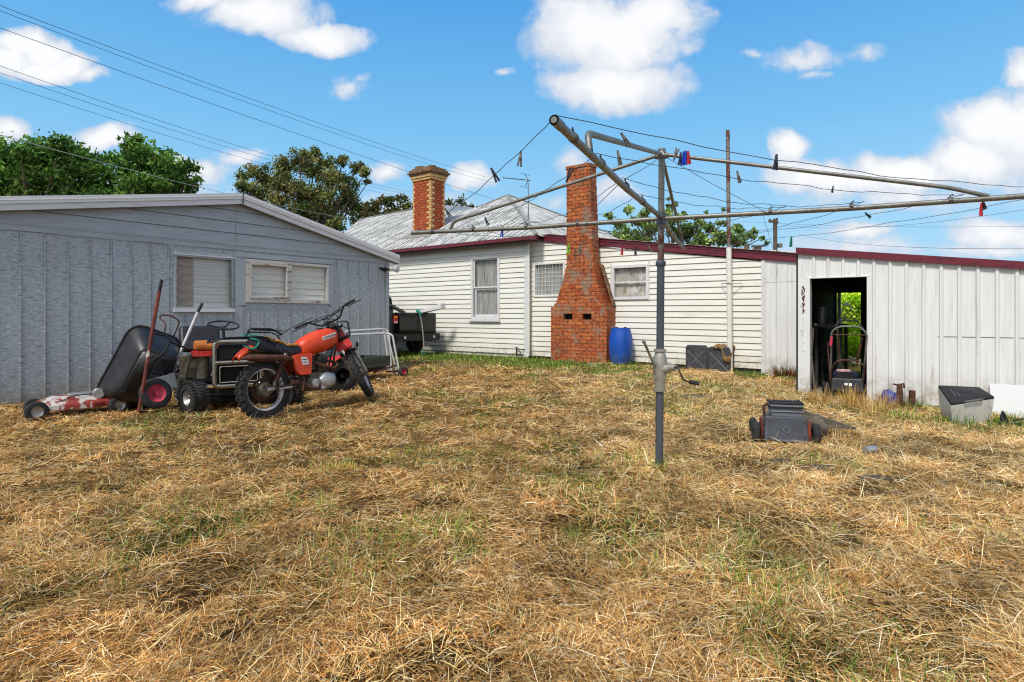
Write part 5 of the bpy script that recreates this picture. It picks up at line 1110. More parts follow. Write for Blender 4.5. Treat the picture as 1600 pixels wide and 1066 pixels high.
mb = MB(CM); mb.tube([(.28, .1, .36), (.29, .08, .62)], .012, 6); mb.ell((.29, .08, .68), (.035, .03, .055), 10, 6); mb.build('gear_lever', 'black', ct, 50)
mb = MB(CM); mb.bx(.1, 1.3, .1, .5, .14, .20); mb.tube([(.2, -.06, .16), (.2, .66, .16)], .015, 6); mb.tube([(1.1, -.02, .12), (1.5, -.05, .10)], .02, 6); mb.tube([(.7, 0, .14), (1.35, -.05, .22)], .02, 6); mb.build('undercarriage', 'rust', ct)
for px_, py_, Y_, r_, m_ in ((554, 590, 10.6, .165, 'silver'), (630, 581, 11.9, .10, 'redrim')):
    c_ = P(px_, py_, Y_); c_.z = r_; wheel(ct, Matrix.Translation(c_) @ Matrix.Rotation(.75, 4, 'Z'), r_, .09, r_*.58, m_, 0, 0, n=26)
wheel(ct, CM @ Matrix.Translation((.2, .62, .15)), .16, .09, .09, 'silver', n=26)
for i, (pts, lb) in enumerate((([P(540, 524, 10.9), P(603, 521, 11.9), P(613, 523, 11.9), P(625, 586, 11.9)], 'nearer bent galvanised tube frame at the shed corner'), ([P(538, 518, 11.6), P(602, 514, 12.6), P(608, 522, 12.6), P(612, 580, 12.6)], 'farther bent galvanised tube frame against the shed corner'))):
    g0_ = pts[3]; fr = thing('tube_frame', lb, 'tube frame', (g0_.x, g0_.y, 0)); off = Vector((-.10, .25, 0))
    mb = MB(); mb.tube(round_corners([Vector((pts[0].x, pts[0].y, 0))+Vector((-.05, -.1, 0)), pts[0], pts[1], pts[2], Vector((pts[3].x, pts[3].y, .0))], .09), .019, 10); mb.build('front_hoop', 'silver', fr, 50)
    mb = MB(); q = [p+off for p in pts]; mb.tube(round_corners([q[0], q[1], q[2]+Vector((-.05, 0, 0)), Vector((q[3].x, q[3].y, 0))], .09), .018, 10); mb.build('rear_hoop', 'silver', fr, 50)

# ================================================================ black utility truck behind the shed
UY = 17.4; u0 = P(620, 540, UY); vx = Vector((.80, -.60, 0)); vx = Vector((.786, -.619, 0)); UM = Matrix((vx, Vector((.619, .786, 0)), Vector((0, 0, 1)))).transposed().to_4x4(); UM.translation = Vector((u0.x, u0.y, 0))
ut = thing('utility_truck', 'black pickup truck parked between shed and house with tailgate showing', 'pickup truck', UM.translation, UM.to_3x3())
gt0, gt1 = zof(489, UY), zof(523, UY); w0, w1 = -.16, 1.58     # y range of the tail
mb = MB(UM)
for y in (w0, w1-.05): mb.loft([[(x, yy, z) for x, z in ((0, gt1-.02), (0, gt0), (-1.9, gt0+.02), (-1.9, .50), (-1.35, .50), (-1.2, .72), (-1.0, .80), (-.75, .80), (-.55, .72), (-.42, .50), (-.02, .50))] for yy in (y, y+.05)])
mb.bx(-1.9, -.05, w0+.05, w1-.05, .58, .62); mb.bx(-1.95, -1.9, w0, w1, .5, gt0)
mb.build('tray_body', 'carblack', ut, bevel=.045)
mb = MB(UM); mb.loft([[(x, y, z) for x, z in ((-.04, gt1-.03), (.03, gt1-.03), (.075, gt1+.15), (.07, gt0-.12), (.03, gt0-.01), (-.02, gt0+.015), (-.04, gt0-.02))] for y in (w0+.20, w1-.09)]); mb.bx(.06, .084, w0+.25, w1-.2, gt1+.12, gt1+.15); mb.bx(.076, .09, .55, .80, gt0-.15, gt0-.09); tg = mb.build('tailgate', 'carblack', ut, bevel=.02)
for y in (w0+.03, w1-.10):
    mb = MB(UM); mb.bx(.0, .03, y, y+.15 if y < 1 else y+.04, gt0-.30, gt0-.08); lp_ = mb.build('tail_lamp', 'lampred', ut, bevel=.004)
    mb = MB(UM); mb.bx(.02, .036, y+.01, y+.14 if y < 1 else y+.03, gt0-.15, gt0-.085); mb.build('indicator_lens', 'lampamber', lp_); mb = MB(UM); mb.bx(.02, .036, y+.01, y+.14 if y < 1 else y+.03, gt0-.295, gt0-.25); mb.build('reversing_lens', 'lampclear', lp_)
mb = MB(UM); bz = zof(533, UY); mb.bx(.02, .16, w0, w1, bz-.02, bz+.20); mb.bx(-.30, .14, w0-.02, w0+.06, bz+.02, bz+.17); mb.bx(-.30, .14, w1-.06, w1+.03, bz+.02, bz+.17); bp_ = mb.build('bumper', 'blackm', ut, bevel=.015); mb = MB(UM)
for y in (w0+.30, w1-.28): mb.bx(.158, .165, y, y+.07, bz+.06, bz+.13)
mb.build('bumper_reflector', 'lampclear', bp_)
mb = MB(UM); mb.tube([(-.15, .42, gt0+.0), (-1.9, .12, gt0+.78)], .055, 8); mb.tube([(-1.9, .12, gt0+.78), (-1.9, 1.3, gt0+.78)], .05, 8)
mb.build('sports_bar', 'blackm', ut, 50)
mb = MB(UM); mb.loft([[(x, y, z) for x, z in ((-1.95, .45), (-1.95, gt0), (-2.15, gt0+.62), (-3.4, gt0+.62), (-3.9, gt0+.02), (-5.0, gt0-.12), (-5.05, .45))] for y in (w0, w1)]); mb.build('cab', 'carblack', ut, bevel=.04)
mb = MB(UM); mb.loft([[(x, y, z) for x, z in ((-1.98, gt0+.06), (-2.10, gt0+.52), (-3.36, gt0+.52), (-3.80, gt0+.06))] for y in (w0-.003, w1+.003)]); mb.bx(-1.955, -1.945, w0+.1, w1-.1, gt0+.1, gt0+.45); mb.build('cab_glass', 'lampclear' if 0 else 'darkin', ut)
for x in (-.85, -4.2):
    for y in (w0+.06, w1-.16): wheel(ut, UM @ Matrix.Translation((x, y+.05, .34)), .34, .22, .20, 'blackm', 0, 0, n=28)
mb = MB(UM); mb.bx(-.5, 0, w0+.10, w0+.12, .1, .5); mb.build('mud_flap', 'black', ut)
# plank load and strap over the tailgate
mb = MB(); a, b = P(660, 491, UY+.3), P(686, 484, UY-.2); A = UM @ Vector((-.15, .95, gt0-.02)); B = UM @ Vector((.50, 1.28, gt0+.13)); d = (B-A).normalized(); s_ = Vector((.619, .786, 0))
mb.hexa([A, B, B+s_*.2, A+s_*.2], [A+Vector((0, 0, .07)), B+Vector((0, 0, .16)), B+s_*.2+Vector((0, 0, .16)), A+s_*.2+Vector((0, 0, .09))])
solo('timber_offcut', mb, 'fascia', 'pale weathered timber sticking out over the truck tailgate', 'timber', bevel=.008)
mb = MB(); a = UM @ Vector((.10, .80, gt0+.02)); b = UM @ Vector((.20, .86, bz-.02)); mb.tube([a+Vector((-.06, .05, .01)), a, a.lerp(b, .5)+Vector((.02, 0, 0)), b, b+Vector((0, 0, -.25))], .018, 6)
st2 = solo('strap', mb, 'canvas', 'frayed tie down strap hanging over the truck tailgate', 'strap')
mb = MB(); mb.tube([a+Vector((-.08, .03, .06)), a+Vector((.01, 0, -.02)), a+Vector((.01, -.01, -.12))], [.06, .04, .02], 8); MATS['x'] = Matrix(); o_ = mb; 
for i in range(5): mb.tube([b+Vector((0, 0, -.2)), b+Vector((-.08+.04*i, 0, -.45))], .005, 4)
mb.v = [v-st2.location for v in mb.v]; mb.split_build('strap_end', 'tapegreen', st2)

# ================================================================ things along the walls
c_ = P(970, 571, 15.0); bz_ = gnd(c_.x, c_.y); mb = MB(Matrix.Translation((c_.x, c_.y, bz_)))
mb.lathe([(0, .01), (.20, .01), (.235, .03), (.25, .10), (.285, .22), (.29, .45), (.285, .66), (.25, .80), (.235, .87), (.235, .90), (.21, .905), (.20, .88), (0, .88)], n=36)
dr = thing('barrel', 'blue plastic drum standing beside the tall brick chimney', 'drum', (c_.x, c_.y, bz_)); mb.build('drum_body', 'blue', dr, 40)
mb = MB(Matrix.Translation((c_.x, c_.y, bz_)))
for dx_ in (-.11, .11): mb.lathe([(0, .925), (.035, .925), (.038, .88)], (dx_, 0, 0), 'Z', 12)
mb.build('bung', 'black', dr, 40)
def jerry(px, Y, lb, cloth, rot):
    c_ = P(px, 580, Y); z_ = gnd(c_.x, c_.y)-.01; t = thing('jerry_can', lb, 'jerry can', (c_.x, c_.y, z_), Matrix.Rotation(rot, 3, 'Z'), 'black jerry cans by the mast'); JM = MATS[t.name]
    mb = MB(JM); w_, h_, d_ = .255, .59, .30
    mb.loft([[(sx*x, y, z) for sx, x, z in ((-1, w_*.9, 0), (1, w_*.9, 0), (1, w_, .05), (1, w_, h_-.06), (1, w_*.86, h_), (-1, w_*.86, h_), (-1, w_, h_-.06), (-1, w_, .05))] for y in (-d_/2, -d_/2+.03, d_/2-.03, d_/2)]); b_ = mb.build('can_body', 'candrum', t, bevel=.02)
    mb = MB(JM); y = -d_/2-.004
    for a, b in (((-.20, .06), (.20, .46)), ((-.20, .46), (.20, .06))): mb.tube([(a[0], y, a[1]), (b[0], y, b[1])], .007, 5)
    mb.build('cross_rib', 'greylight', b_, 50)
    mb = MB(JM); mb.tube(round_corners([(-.08, 0, h_-.01), (-.08, 0, h_+.035), (.08, 0, h_+.035), (.08, 0, h_-.01)], .02), .011, 8); mb.tube([(.17, 0, h_-.02), (.17, 0, h_+.035)], .03, 10); mb.build('handle', 'black', t, 50)
    return t, JM
jerry(1091, 14.25, 'left black jerry can against the lean-to wall', 0, AH+.05); t, JM = jerry(1127, 13.75, 'right black jerry can, under the brown cloth by the mast', 1, AH-.05)
mb = MB(JM); n = 10; pr = [(-.12, -.02, .56), (.02, -.16, .53), (.14, -.19, .50), (.20, -.19, .36), (.24, -.19, .18)]
vs = []; fs = []
for i in range(14):
    for j in range(9):
        u_ = i/13; v_ = j/8; x = -.12+.40*u_; fall = max(0, v_-.35)*(.55 if u_ > .55 else .12)*(1-.25*abs(u_-.8)); y = .14-.34*min(v_, .95)*(1 if v_ < .95 else 1); z = .635-fall-.05*max(0, u_-.85)*6+.015*math.sin(i*1.7)+.010*math.sin(j*2.3+i)
        vs.append((x+.01*math.sin(j*3), y-.02, z))
for i in range(13):
    for j in range(8): fs.append((i*9+j, (i+1)*9+j, (i+1)*9+j+1, i*9+j+1))
mb.add(vs, fs); mb.v = mb.v; cl = solo('cloth', mb, 'brown', 'brown cloth draped over the right jerry can', 'cloth', smooth=60); so = cl.modifiers.new('thick', 'SOLIDIFY'); so.thickness = .008
# mast on the lean-to wall
ms = thing('mast', 'rusty pipe mast with white painted lower length against the lean-to', 'mast', tuple(HF.w(5.69, .02, 0)[:2])+(-.1,))
Mx = lambda z: HF.w(5.69-.010*z, -.02, z)
yy_ = Mx(1).y; zt_ = zof(203, yy_); zw = zof(387, yy_)
mb = MB(); mb.tube([Mx(-.15), Mx(zw)], .058, 14); mb.tube([Mx(zof(555, yy_)), Mx(zof(556, yy_))], .061, 14); mb.build('lower_pipe', 'siding', ms, 50)
mb = MB(); mb.tube([Mx(zw), Mx(zt_)], .043, 12); mb.build('upper_pipe', 'rustpost', ms, 50)
mb = MB(); z_ = zof(443, yy_); mb.tube([HF.w(5.45, .10, z_), HF.w(5.62, -.085, z_), HF.w(5.72, -.085, z_), HF.w(5.92, .10, z_)], .008, 6); mb.build('wall_bracket', 'galv', ms, 50)
# tv antenna on the roof
a = HF.at(826, 352, 1.2); an = thing('tv_antenna', 'grey tv antenna on a thin pole above the hip roof', 'antenna', tuple(HF.w(a.x, a.y, a.z))); AM = HM
zt2 = HF.at(824, 281, 1.2)[2]; mb = MB(HM); mb.tube([(a.x, a.y, a.z-.35), (a.x-.02, a.y, zt2)], .014, 8); mb.build('pole', 'galv', an, 50)
b = HF.at(787, 278, 1.2); mb = MB(HM); B0 = Vector((a.x+.08, a.y, zt2-.04)); B1 = Vector((b.x, b.y, b.z)); mb.tube([B0, B1], .011, 6)
for i in range(12): q = B0.lerp(B1, .25+.75*i/11); l = .10-.003*i; mb.tube([q-Vector((0, l, 0)), q+Vector((0, l, 0))], .006, 4); mb.tube([q-Vector((0, 0, .03)), q+Vector((0, 0, .03))], .006, 4)
q = B0.lerp(B1, .10); mb.tube([q, q+Vector((-.10, 0, .18))], .010, 5); mb.tube([q, q+Vector((-.10, 0, -.18))], .010, 5); mb.tube([q+Vector((-.12, -.25, .20)), q+Vector((-.12, .25, .20))], .006, 5); mb.tube([q+Vector((-.12, -.25, -.2)), q+Vector((-.12, .25, -.2))], .006, 5); mb.build('boom', 'wire', an)
mb = MB(HM); mb.tube([(a.x, a.y, zt2-.5), (a.x-.45, a.y-.3, rz(a.y-.3)+.02)], .005, 4); mb.tube([(a.x, a.y, zt2-.9), (a.x+.3, a.y-.6, a.z-.5)], .005, 4); mb.build('stay_wire', 'wire', an)
# floodlight pair at the shed corner
fl = thing('floodlight', 'twin lamp floodlight fixed at the shed corner under the eave', 'floodlight', tuple(SF.at(600, 420, -.06) and SF.w(*SF.at(600, 420, -.06)))); c_ = SF.w(*SF.at(602, 421, -.05))
mb = MB(); mb.ell(c_, (.05, .05, .045), 12, 8); mb.tube([c_, c_+Vector((-.13, -.05, .02))], .03, 8); mb.tube([c_, c_+Vector((.12, .02, -.0))], .025, 8); mb.build('bracket', 'blackm', fl, 50)
for s_ in (-1, 1):
    d = Vector((-.8, -.6, -.15)).normalized() if s_ < 0 else Vector((.9, -.35, -.1)).normalized(); q = c_+Vector((s_*.14, -.03, .015)); T_ = axisM(q, d) @ Matrix.Scale(1.45, 4)
    mb = MB(T_); mb.lathe([(0, -.02), (.025, -.02), (.03, .03), (.052, .09), (.055, .11)], axis='Y', n=16); lm = mb.build('lamp', 'silver', fl, 50); mb = MB(T_); mb.lathe([(0, .122), (.03, .119), (.0545, .1105)], axis='Y', n=16); mb.build('lens', 'lampclear', lm, 50)

# ================================================================ things around the garage
def push_mower():
    c_ = P(1323, 614, 9.60); z_ = -.10; t = thing('push_mower', 'black petrol push mower standing in the garage doorway', 'lawn mower', (c_.x, c_.y, z_), Matrix.Rotation(AH+.30, 3, 'Z')); T_ = MATS[t.name]
    mb = MB(T_); o_ = [(-.24, -.02), (.24, -.02), (.25, .12), (.23, .50), (.12, .60), (-.12, .60), (-.23, .50), (-.25, .12)]
    mb.loft([[(x, y, .06) for x, y in o_], [(x, y, .17) for x, y in o_], [(x*.85, y*.9+.03, .21) for x, y in o_]]); mb.build('deck', 'blackm', t, bevel=.01)
    mb = MB(T_); mb.hexa([(-.235, -.10, .10), (.235, -.10, .10), (.235, -.03, .10), (-.235, -.03, .10)], [(-.215, -.06, .30), (.215, -.06, .30), (.215, .0, .32), (-.215, .0, .32)]); fl_ = mb.build('rear_flap', 'blackp', t, bevel=.012)
    mb = MB(T_); mb.add([(-.045, -.092, .20), (.0, -.092, .20), (.0, -.085, .235), (-.045, -.085, .235)], [(0, 1, 2, 3)]); mb.add([(.02, -.094, .19), (.06, -.094, .19), (.06, -.085, .235), (.02, -.085, .235)], [(0, 1, 2, 3)]); mb.build('sticker', 'sticker', fl_)
    mb = MB(T_); mb.loft([[(x, y, z) for x, z in ((-.16, .20), (.16, .20), (.17, .36), (.10, .42), (-.12, .42), (-.17, .36))] for y in (.05, .33)]); e_ = mb.build('engine', 'bluecloth', t, bevel=.02)
    mb = MB(T_); mb.bx(-.15, .10, .01, .05, .28, .39); mb.tube([(.02, .0, .33), (.02, .015, .33)], .02, 12); mb.build('engine_cover', 'black', e_, bevel=.01); mb = MB(T_); mb.bx(-.14, .06, .02, .08, .395, .44); mb.build('pull_start', 'pinkp', e_, bevel=.012)
    mb = MB(T_)
    mb.tube(round_corners([(-.22, .02, .18), (-.23, -.10, .46), (-.15, -.17, .60), (.15, -.17, .60), (.24, -.10, .46), (.22, .02, .18)], .07), .013, 8); mb.build('lower_bail', 'rust', t, 50)
    mb = MB(T_); mb.tube(round_corners([(-.22, .03, .18), (-.235, -.10, .60), (-.24, -.20, 1.05), (-.13, -.22, 1.13), (.14, -.22, 1.13), (.25, -.20, 1.02), (.235, -.10, .60), (.22, .03, .18)], .08), .014, 8); hn = mb.build('handle', 'galv', t, 50)
    mb = MB(T_); mb.tube(round_corners([(-.22, -.13, 1.02), (-.12, -.1, 1.22), (.14, -.1, 1.22), (.22, -.13, 1.05)], .06), .012, 8); mb.tube(round_corners([(-.20, -.05, 1.05), (-.1, -.0, 1.26), (.12, 0, 1.26), (.22, -.05, 1.1)], .06), .01, 8); mb.build('top_bail', 'black', hn, 50)
    mb = MB(T_); mb.tube([(-.22, -.23, 1.0), (.22, -.23, 1.0)], .010, 6); mb.tube([(-.12, -.1, 1.0), (-.10, 0, .55)], .012, 6); mb.tube([(.19, -.15, .95), (.13, 0, .50)], .018, 6); mb.build('brace', 'rust', hn, 50)
    mb = MB(T_); mb.hexa([(-.275, -.24, .82), (-.235, -.24, .82), (-.235, -.20, .82), (-.275, -.20, .82)], [(-.26, -.25, .97), (-.225, -.25, .97), (-.225, -.21, .97), (-.26, -.21, .97)]); mb.build('throttle', 'redrim', hn, bevel=.006)
    for x in (-.27, .27):
        wheel(t, T_ @ Matrix.Translation((x, .02, .11)) @ Matrix.Rotation(math.pi/2, 4, 'Z'), .11, .05, .06, 'alloy', n=22); wheel(t, T_ @ Matrix.Translation((x, .50, .10)) @ Matrix.Rotation(math.pi/2, 4, 'Z'), .10, .05, .05, 'alloy', n=22)
push_mower()
# junk dimly seen inside
mb = MB(GM); mb.tube([(.02, 1.2, 1.05), (.02, 1.2, 1.35)], .09, 16); solo('tin', mb, 'galv', 'cylindrical metal tin on the bench inside the garage', 'tin', smooth=40)
bench = thing('bench', 'small dark workbench inside the garage doorway', 'bench', tuple(GF.w(.2, 1.2, -.12)))
mb = MB(GM); mb.bx(-.08, .38, .95, 1.6, .99, 1.045); mb.build('bench_top', 'wood', bench)
for x in (-.06, .32):
    for y in (1.0, 1.5): mb = MB(GM); mb.bx(x, x+.05, y, y+.05, -.12, .99); mb.build('leg', 'sheetdark', bench)
mb = MB(GM); mb.tube([(.10, .25, -.12), (.02, .35, .55), (.0, .6, 1.0)], .018, 8); mb.tube([(.0, .6, 1.0), (.06, .5, 1.05)], .018, 8); solo('hook_pole', mb, 'wood', 'pale hooked pole leaning inside the left door jamb', 'pole', smooth=40)
mb = MB(GM); mb.tube([(.30, .5, -.12), (.16, .9, .75)], .012, 6); mb.bx(.25, .36, .45, .55, -.12, .02); solo('garden_fork', mb, 'rust', 'thin dark tool leaning inside the garage doorway', 'garden tool')
# the old grey mower sunk in the straw
gm = thing('lawn_mower', 'old grey boxy mower with black ribbed engine top sunk in the straw', 'lawn mower', tuple(P(1227, 700, 5.75)[:2])+(-.01,), Matrix.Rotation(R_(-16), 3, 'Z')); T_ = MATS[gm.name] @ Matrix.Translation((0, 0, -.02)) @ Matrix.Scale(.88, 4)
z_ = 0.0
mb = MB(T_); mb.hexa([(-.22, -.05, .05), (.23, -.05, .04), (.22, .02, .04), (-.21, .02, .05)], [(-.20, -.01, .305), (.215, -.01, .30), (.21, .05, .30), (-.195, .05, .305)]); pn = mb.build('front_panel', 'greyp', gm, bevel=.010)
mb = MB(T_); mb.bx(-.10, .21, -.056, -.050, .045, .062); mb.build('panel_strip', 'greylight', pn)
EM = T_ @ Matrix.Translation((.01, -.034, .17)) @ Matrix.Rotation(R_(-9), 4, 'X'); mb = MB(EM); mb.lathe([(.030, -.006), (.036, -.006), (.036, .004), (.030, .004), (.030, -.006)], axis='Y', n=20); mb.build('emblem', 'greylight', pn, 40)
mb = MB(T_)
for x in (-.17, .185):
    for z in (.09, .26): mb.tube([(x, -.062+.15*(z-.05), z), (x, -.03, z)], .008, 8)
mb.split_build('bolt', 'rust', pn)
mb = MB(T_); mb.bx(-.225, .235, .03, .50, .07, .16); mb.hexa([(-.20, .05, .16), (.21, .05, .16), (.21, .46, .16), (-.20, .46, .16)], [(-.18, .06, .28), (.19, .06, .28), (.19, .40, .28), (-.18, .40, .28)]); mb.build('deck', 'greyp', gm, bevel=.012)
mb = MB(T_); mb.bx(.216, .250, -.03, .20, .04, .25); mb.bx(-.245, -.226, -.03, .15, .06, .28); mb.split_build('side_plate', 'orangerust', gm, bevel=.006)
mb = MB(T_); mb.hexa([(-.125, .05, .28), (.165, .05, .28), (.165, .30, .28), (-.125, .30, .28)], [(-.14, .04, .40), (.18, .04, .40), (.18, .30, .40), (-.14, .30, .40)]); mb.bx(-.15, .19, .03, .31, .345, .358); mb.bx(-.145, .185, .035, .305, .402, .43); en = mb.build('engine', 'greylight', gm, bevel=.012)
mb = MB(T_)
for i in range(10): x = -.12+i*.030; mb.bx(x, x+.018, .06, .29, .428, .448)
mb.tube([(-.14, .04, .44), (.18, .04, .44)], .014, 6); mb.tube([(-.14, .04, .44), (-.14, .30, .44)], .014, 6); mb.tube([(.18, .04, .44), (.18, .30, .44)], .014, 6); mb.bx(-.152, .192, .027, .32, .385, .399); mb.build('starter_grille', 'black', en)
mb = MB(T_); mb.tube([(-.20, .05, .3), (-.215, .05, .40), (-.18, .06, .42)], .016, 6); mb.build('throttle_bracket', 'rust', gm)
for x, y in ((-.295, .02), (.31, .04), (-.28, .45), (.29, .48)): wheel(gm, T_ @ Matrix.Translation((x, y, .11 if y < .2 else .1)) @ Matrix.Rotation(math.pi/2, 4, 'Z'), .125 if y < .2 else .11, .075, .06, 'orangerust' if x < 0 else 'greyp', 0, 0, n=26)
a, b = P(1252, 646, 6.3), P(1330, 672, 6.0); a.z = .33; b.z = .02; mb = MB()
A0, B0_ = P(1252, 641, 6.35), P(1338, 669, 6.05); dd = Vector((0, 0, -.15))
mb.hexa([A0+dd, B0_+Vector((0, 0, -.02)), B0_+Vector((.02, .04, -.02)), A0+dd+Vector((.02, .04, 0))], [A0, B0_, B0_+Vector((.02, .04, 0)), A0+Vector((.02, .04, 0))])
solo('plank', mb, 'wood', 'weathered plank leaning behind the grey mower', 'plank')
mb = MB(); cs = P(1275, 672, 6.0)
mb.ell((cs.x-.02, cs.y-.05, .10), (.085, .08, .12), 22, 16); crumple(mb, .016, 11); solo('grass_bag', mb, 'wood', 'crumpled grey catcher bag beside the grey mower', 'bag', smooth=60)
c_ = P(1360, 710, 5.25); mb = MB(Matrix.Translation((c_.x, c_.y, .035)) @ Matrix.Rotation(.3, 4, 'Z')); mb.lathe([(0, -.06), (.033, -.06), (.034, -.04), (.031, .0), (.034, .05), (.02, .06), (0, .06)], axis='X', n=14); solo('can', mb, 'alloy', 'dented silver can lying in the straw', 'can', smooth=40)
for i, (cx, cy, rx, ry) in enumerate(SLABS):
    n = 9; z_ = float(gz(np.array(cx), np.array(cy)))+.020; pts = [(cx+rx*math.cos(2*math.pi*k/n)*random.uniform(.85, 1.1), cy+ry*math.sin(2*math.pi*k/n)*random.uniform(.85, 1.1)) for k in range(n)]
    mb = MB(); mb.loft([[(x, y, z_-.05) for x, y in pts], [(x, y, z_) for x, y in pts]]); solo('paving_slab', mb, 'slate', ['flat dark slab near the jerry cans', 'dark slab strip left of the garage doorway', 'broad broken slab in front of the grey mower', 'small slab piece nearest the grey mower', 'slab piece sinking in straw nearest the camera'][i], 'paving slab', bevel=.006, group='slabs showing through the straw')
# blue bag and rusty stumps by the garage wall
c_ = GF.w(1.20, -.17, -.10); mb = MB(); mb.ell(c_+Vector((0, 0, .05)), (.13, .10, .13), 24, 16); crumple(mb, .014, 12)
solo('plastic_bag', mb, 'bluebag', 'crumpled blue plastic bag on the ground by the garage', 'bag', smooth=80)
mb = MB(); p0 = GF.w(1.33, -.16, -.18); mb.tube([p0, p0+Vector((.0, 0, .33)), p0+Vector((-.01, 0, .36))], [.045, .04, .03], 10); mb.tube([p0+Vector((-.09, 0, .36)), p0+Vector((0, 0, .34)), p0+Vector((.06, 0, .37)), p0+Vector((.07, 0, .30))], .014, 6); mb.bx(p0.x-.06, p0.x+.07, p0.y-.06, p0.y+.06, p0.z, p0.z+.10); solo('stand_pipe', mb, 'rust', 'rusty standpipe with tap beside the blue bag', 'standpipe')
mb = MB(); p0 = GF.w(1.49, -.16, -.20); mb.bx(p0.x-.04, p0.x+.03, p0.y-.03, p0.y+.03, p0.z, p0.z+.30); mb.bx(p0.x-.03, p0.x+.12, p0.y-.02, p0.y+.02, p0.z, p0.z+.08); solo('post_stump', mb, 'rust', 'short dark rusty stump right of the standpipe', 'stump', bevel=.006)
# storage tub
tb = thing('storage_tub', 'tipped milky plastic storage tub with dark lid by the garage wall', 'storage tub', tuple(P(1515, 650, 7.75)[:2])+(-.17,))
K = [P(1466, 603, 7.95), P(1530, 606, 8.0), P(1554, 621, 7.45), P(1486, 632, 7.3)]; top = K; n_ = (K[1]-K[0]).cross(K[3]-K[0]).normalized(); n_ = n_ if n_.z > 0 else -n_
cen = sum(K, Vector())/4; low = [Vector((p.x*.86+cen.x*.14, p.y*.86+cen.y*.14, -.16+.0*i)) for i, p in enumerate(K)]
lps = []
for j in range(7):
    t = j/6; L_ = []
    for e in range(4):
        for i in range(10):
            u_ = i/10; p = (K[e]-n_*.02).lerp(K[(e+1) % 4]-n_*.02, u_); q = low[e].lerp(low[(e+1) % 4], u_); o = (p-cen); o.z = 0
            L_.append(p.lerp(q, t)+o.normalized()*(.014*math.sin(u_*19+e*2)+.010*math.sin(u_*41+t*5))*t)
    lps.append(L_)
mb = MB(); mb.loft(lps); mb.build('tub_body', 'clearp', tb, 50)
mb = MB(); mb.hexa([p-n_*.022 for p in K], [p+n_*.012 for p in K]); ld = mb.build('lid', 'darklid', tb, bevel=.012)
mb = MB()
for i in range(7):
    u_ = .20+.09*i; a = K[0].lerp(K[1], u_).lerp(K[3].lerp(K[2], u_), .18)+n_*.014; b = K[0].lerp(K[1], u_).lerp(K[3].lerp(K[2], u_), .72)+n_*.014; mb.tube([a, b], .008, 6)
mb.build('lid_rib', 'greyp', ld, 50); q = K[0].lerp(K[1], .78).lerp(K[3].lerp(K[2], .78), .45)+n_*.016; ux = (K[1]-K[0]).normalized()*.045; uy = (K[3]-K[0]).normalized()*.025; mb = MB(); mb.quad(q-ux-uy, q+ux-uy, q+ux+uy, q-ux+uy); mb.build('lid_label', 'sticker', ld)
mb = MB(); a = K[3].lerp(K[2], .30)+Vector((0, -.015, 0))+n_*.01; b = K[3].lerp(K[2], .68)+Vector((0, -.015, 0))+n_*.01; mb.tube(round_corners([a+Vector((0, .02, -.01)), a+Vector((0, -.012, 0)), b+Vector((0, -.012, 0)), b+Vector((0, .02, -.01))], .01), .011, 6); mb.build('clip_handle', 'galv', ld, 50)
# white board leaning and dark metal scrap
a = GF.at(1546, 600, -.10); b = GF.at(1640, 606, -.16); mb = MB(GM); mb.hexa([(a.x+.02, -.22, -.2), (b.x, -.22, -.22), (b.x, -.21, -.22), (a.x+.02, -.21, -.2)], [(a.x, -.035, a.z), (b.x, -.035, b.z), (b.x, -.028, b.z), (a.x, -.028, a.z)]); solo('white_board', mb, 'whiteboard', 'white sheet board leaning on the garage wall behind the scrap', 'board')
sc_ = P(1580, 640, 7.35); mb = MB(Matrix.Translation((sc_.x, sc_.y, -.16))); mb.hexa([(-.16, 0, 0), (-.02, -.05, 0), (.0, .05, 0), (-.14, .05, 0)], [(-.10, .01, .20), (-.09, .0, .20), (-.09, .02, .20), (-.10, .02, .20)]); mb.hexa([(-.1, -.05, .02), (.45, -.1, .0), (.45, .05, .0), (-.1, .08, .02)], [(-.1, -.04, .07), (.45, -.08, .04), (.45, .04, .04), (-.1, .07, .07)]); mb.tube([(.0, 0, .08), (.25, .02, .11), (.4, .05, .06)], .012, 6); solo('scrap_metal', mb, 'blackm', 'black angular metal scrap lying beside the tub', 'scrap metal', bevel=.004)

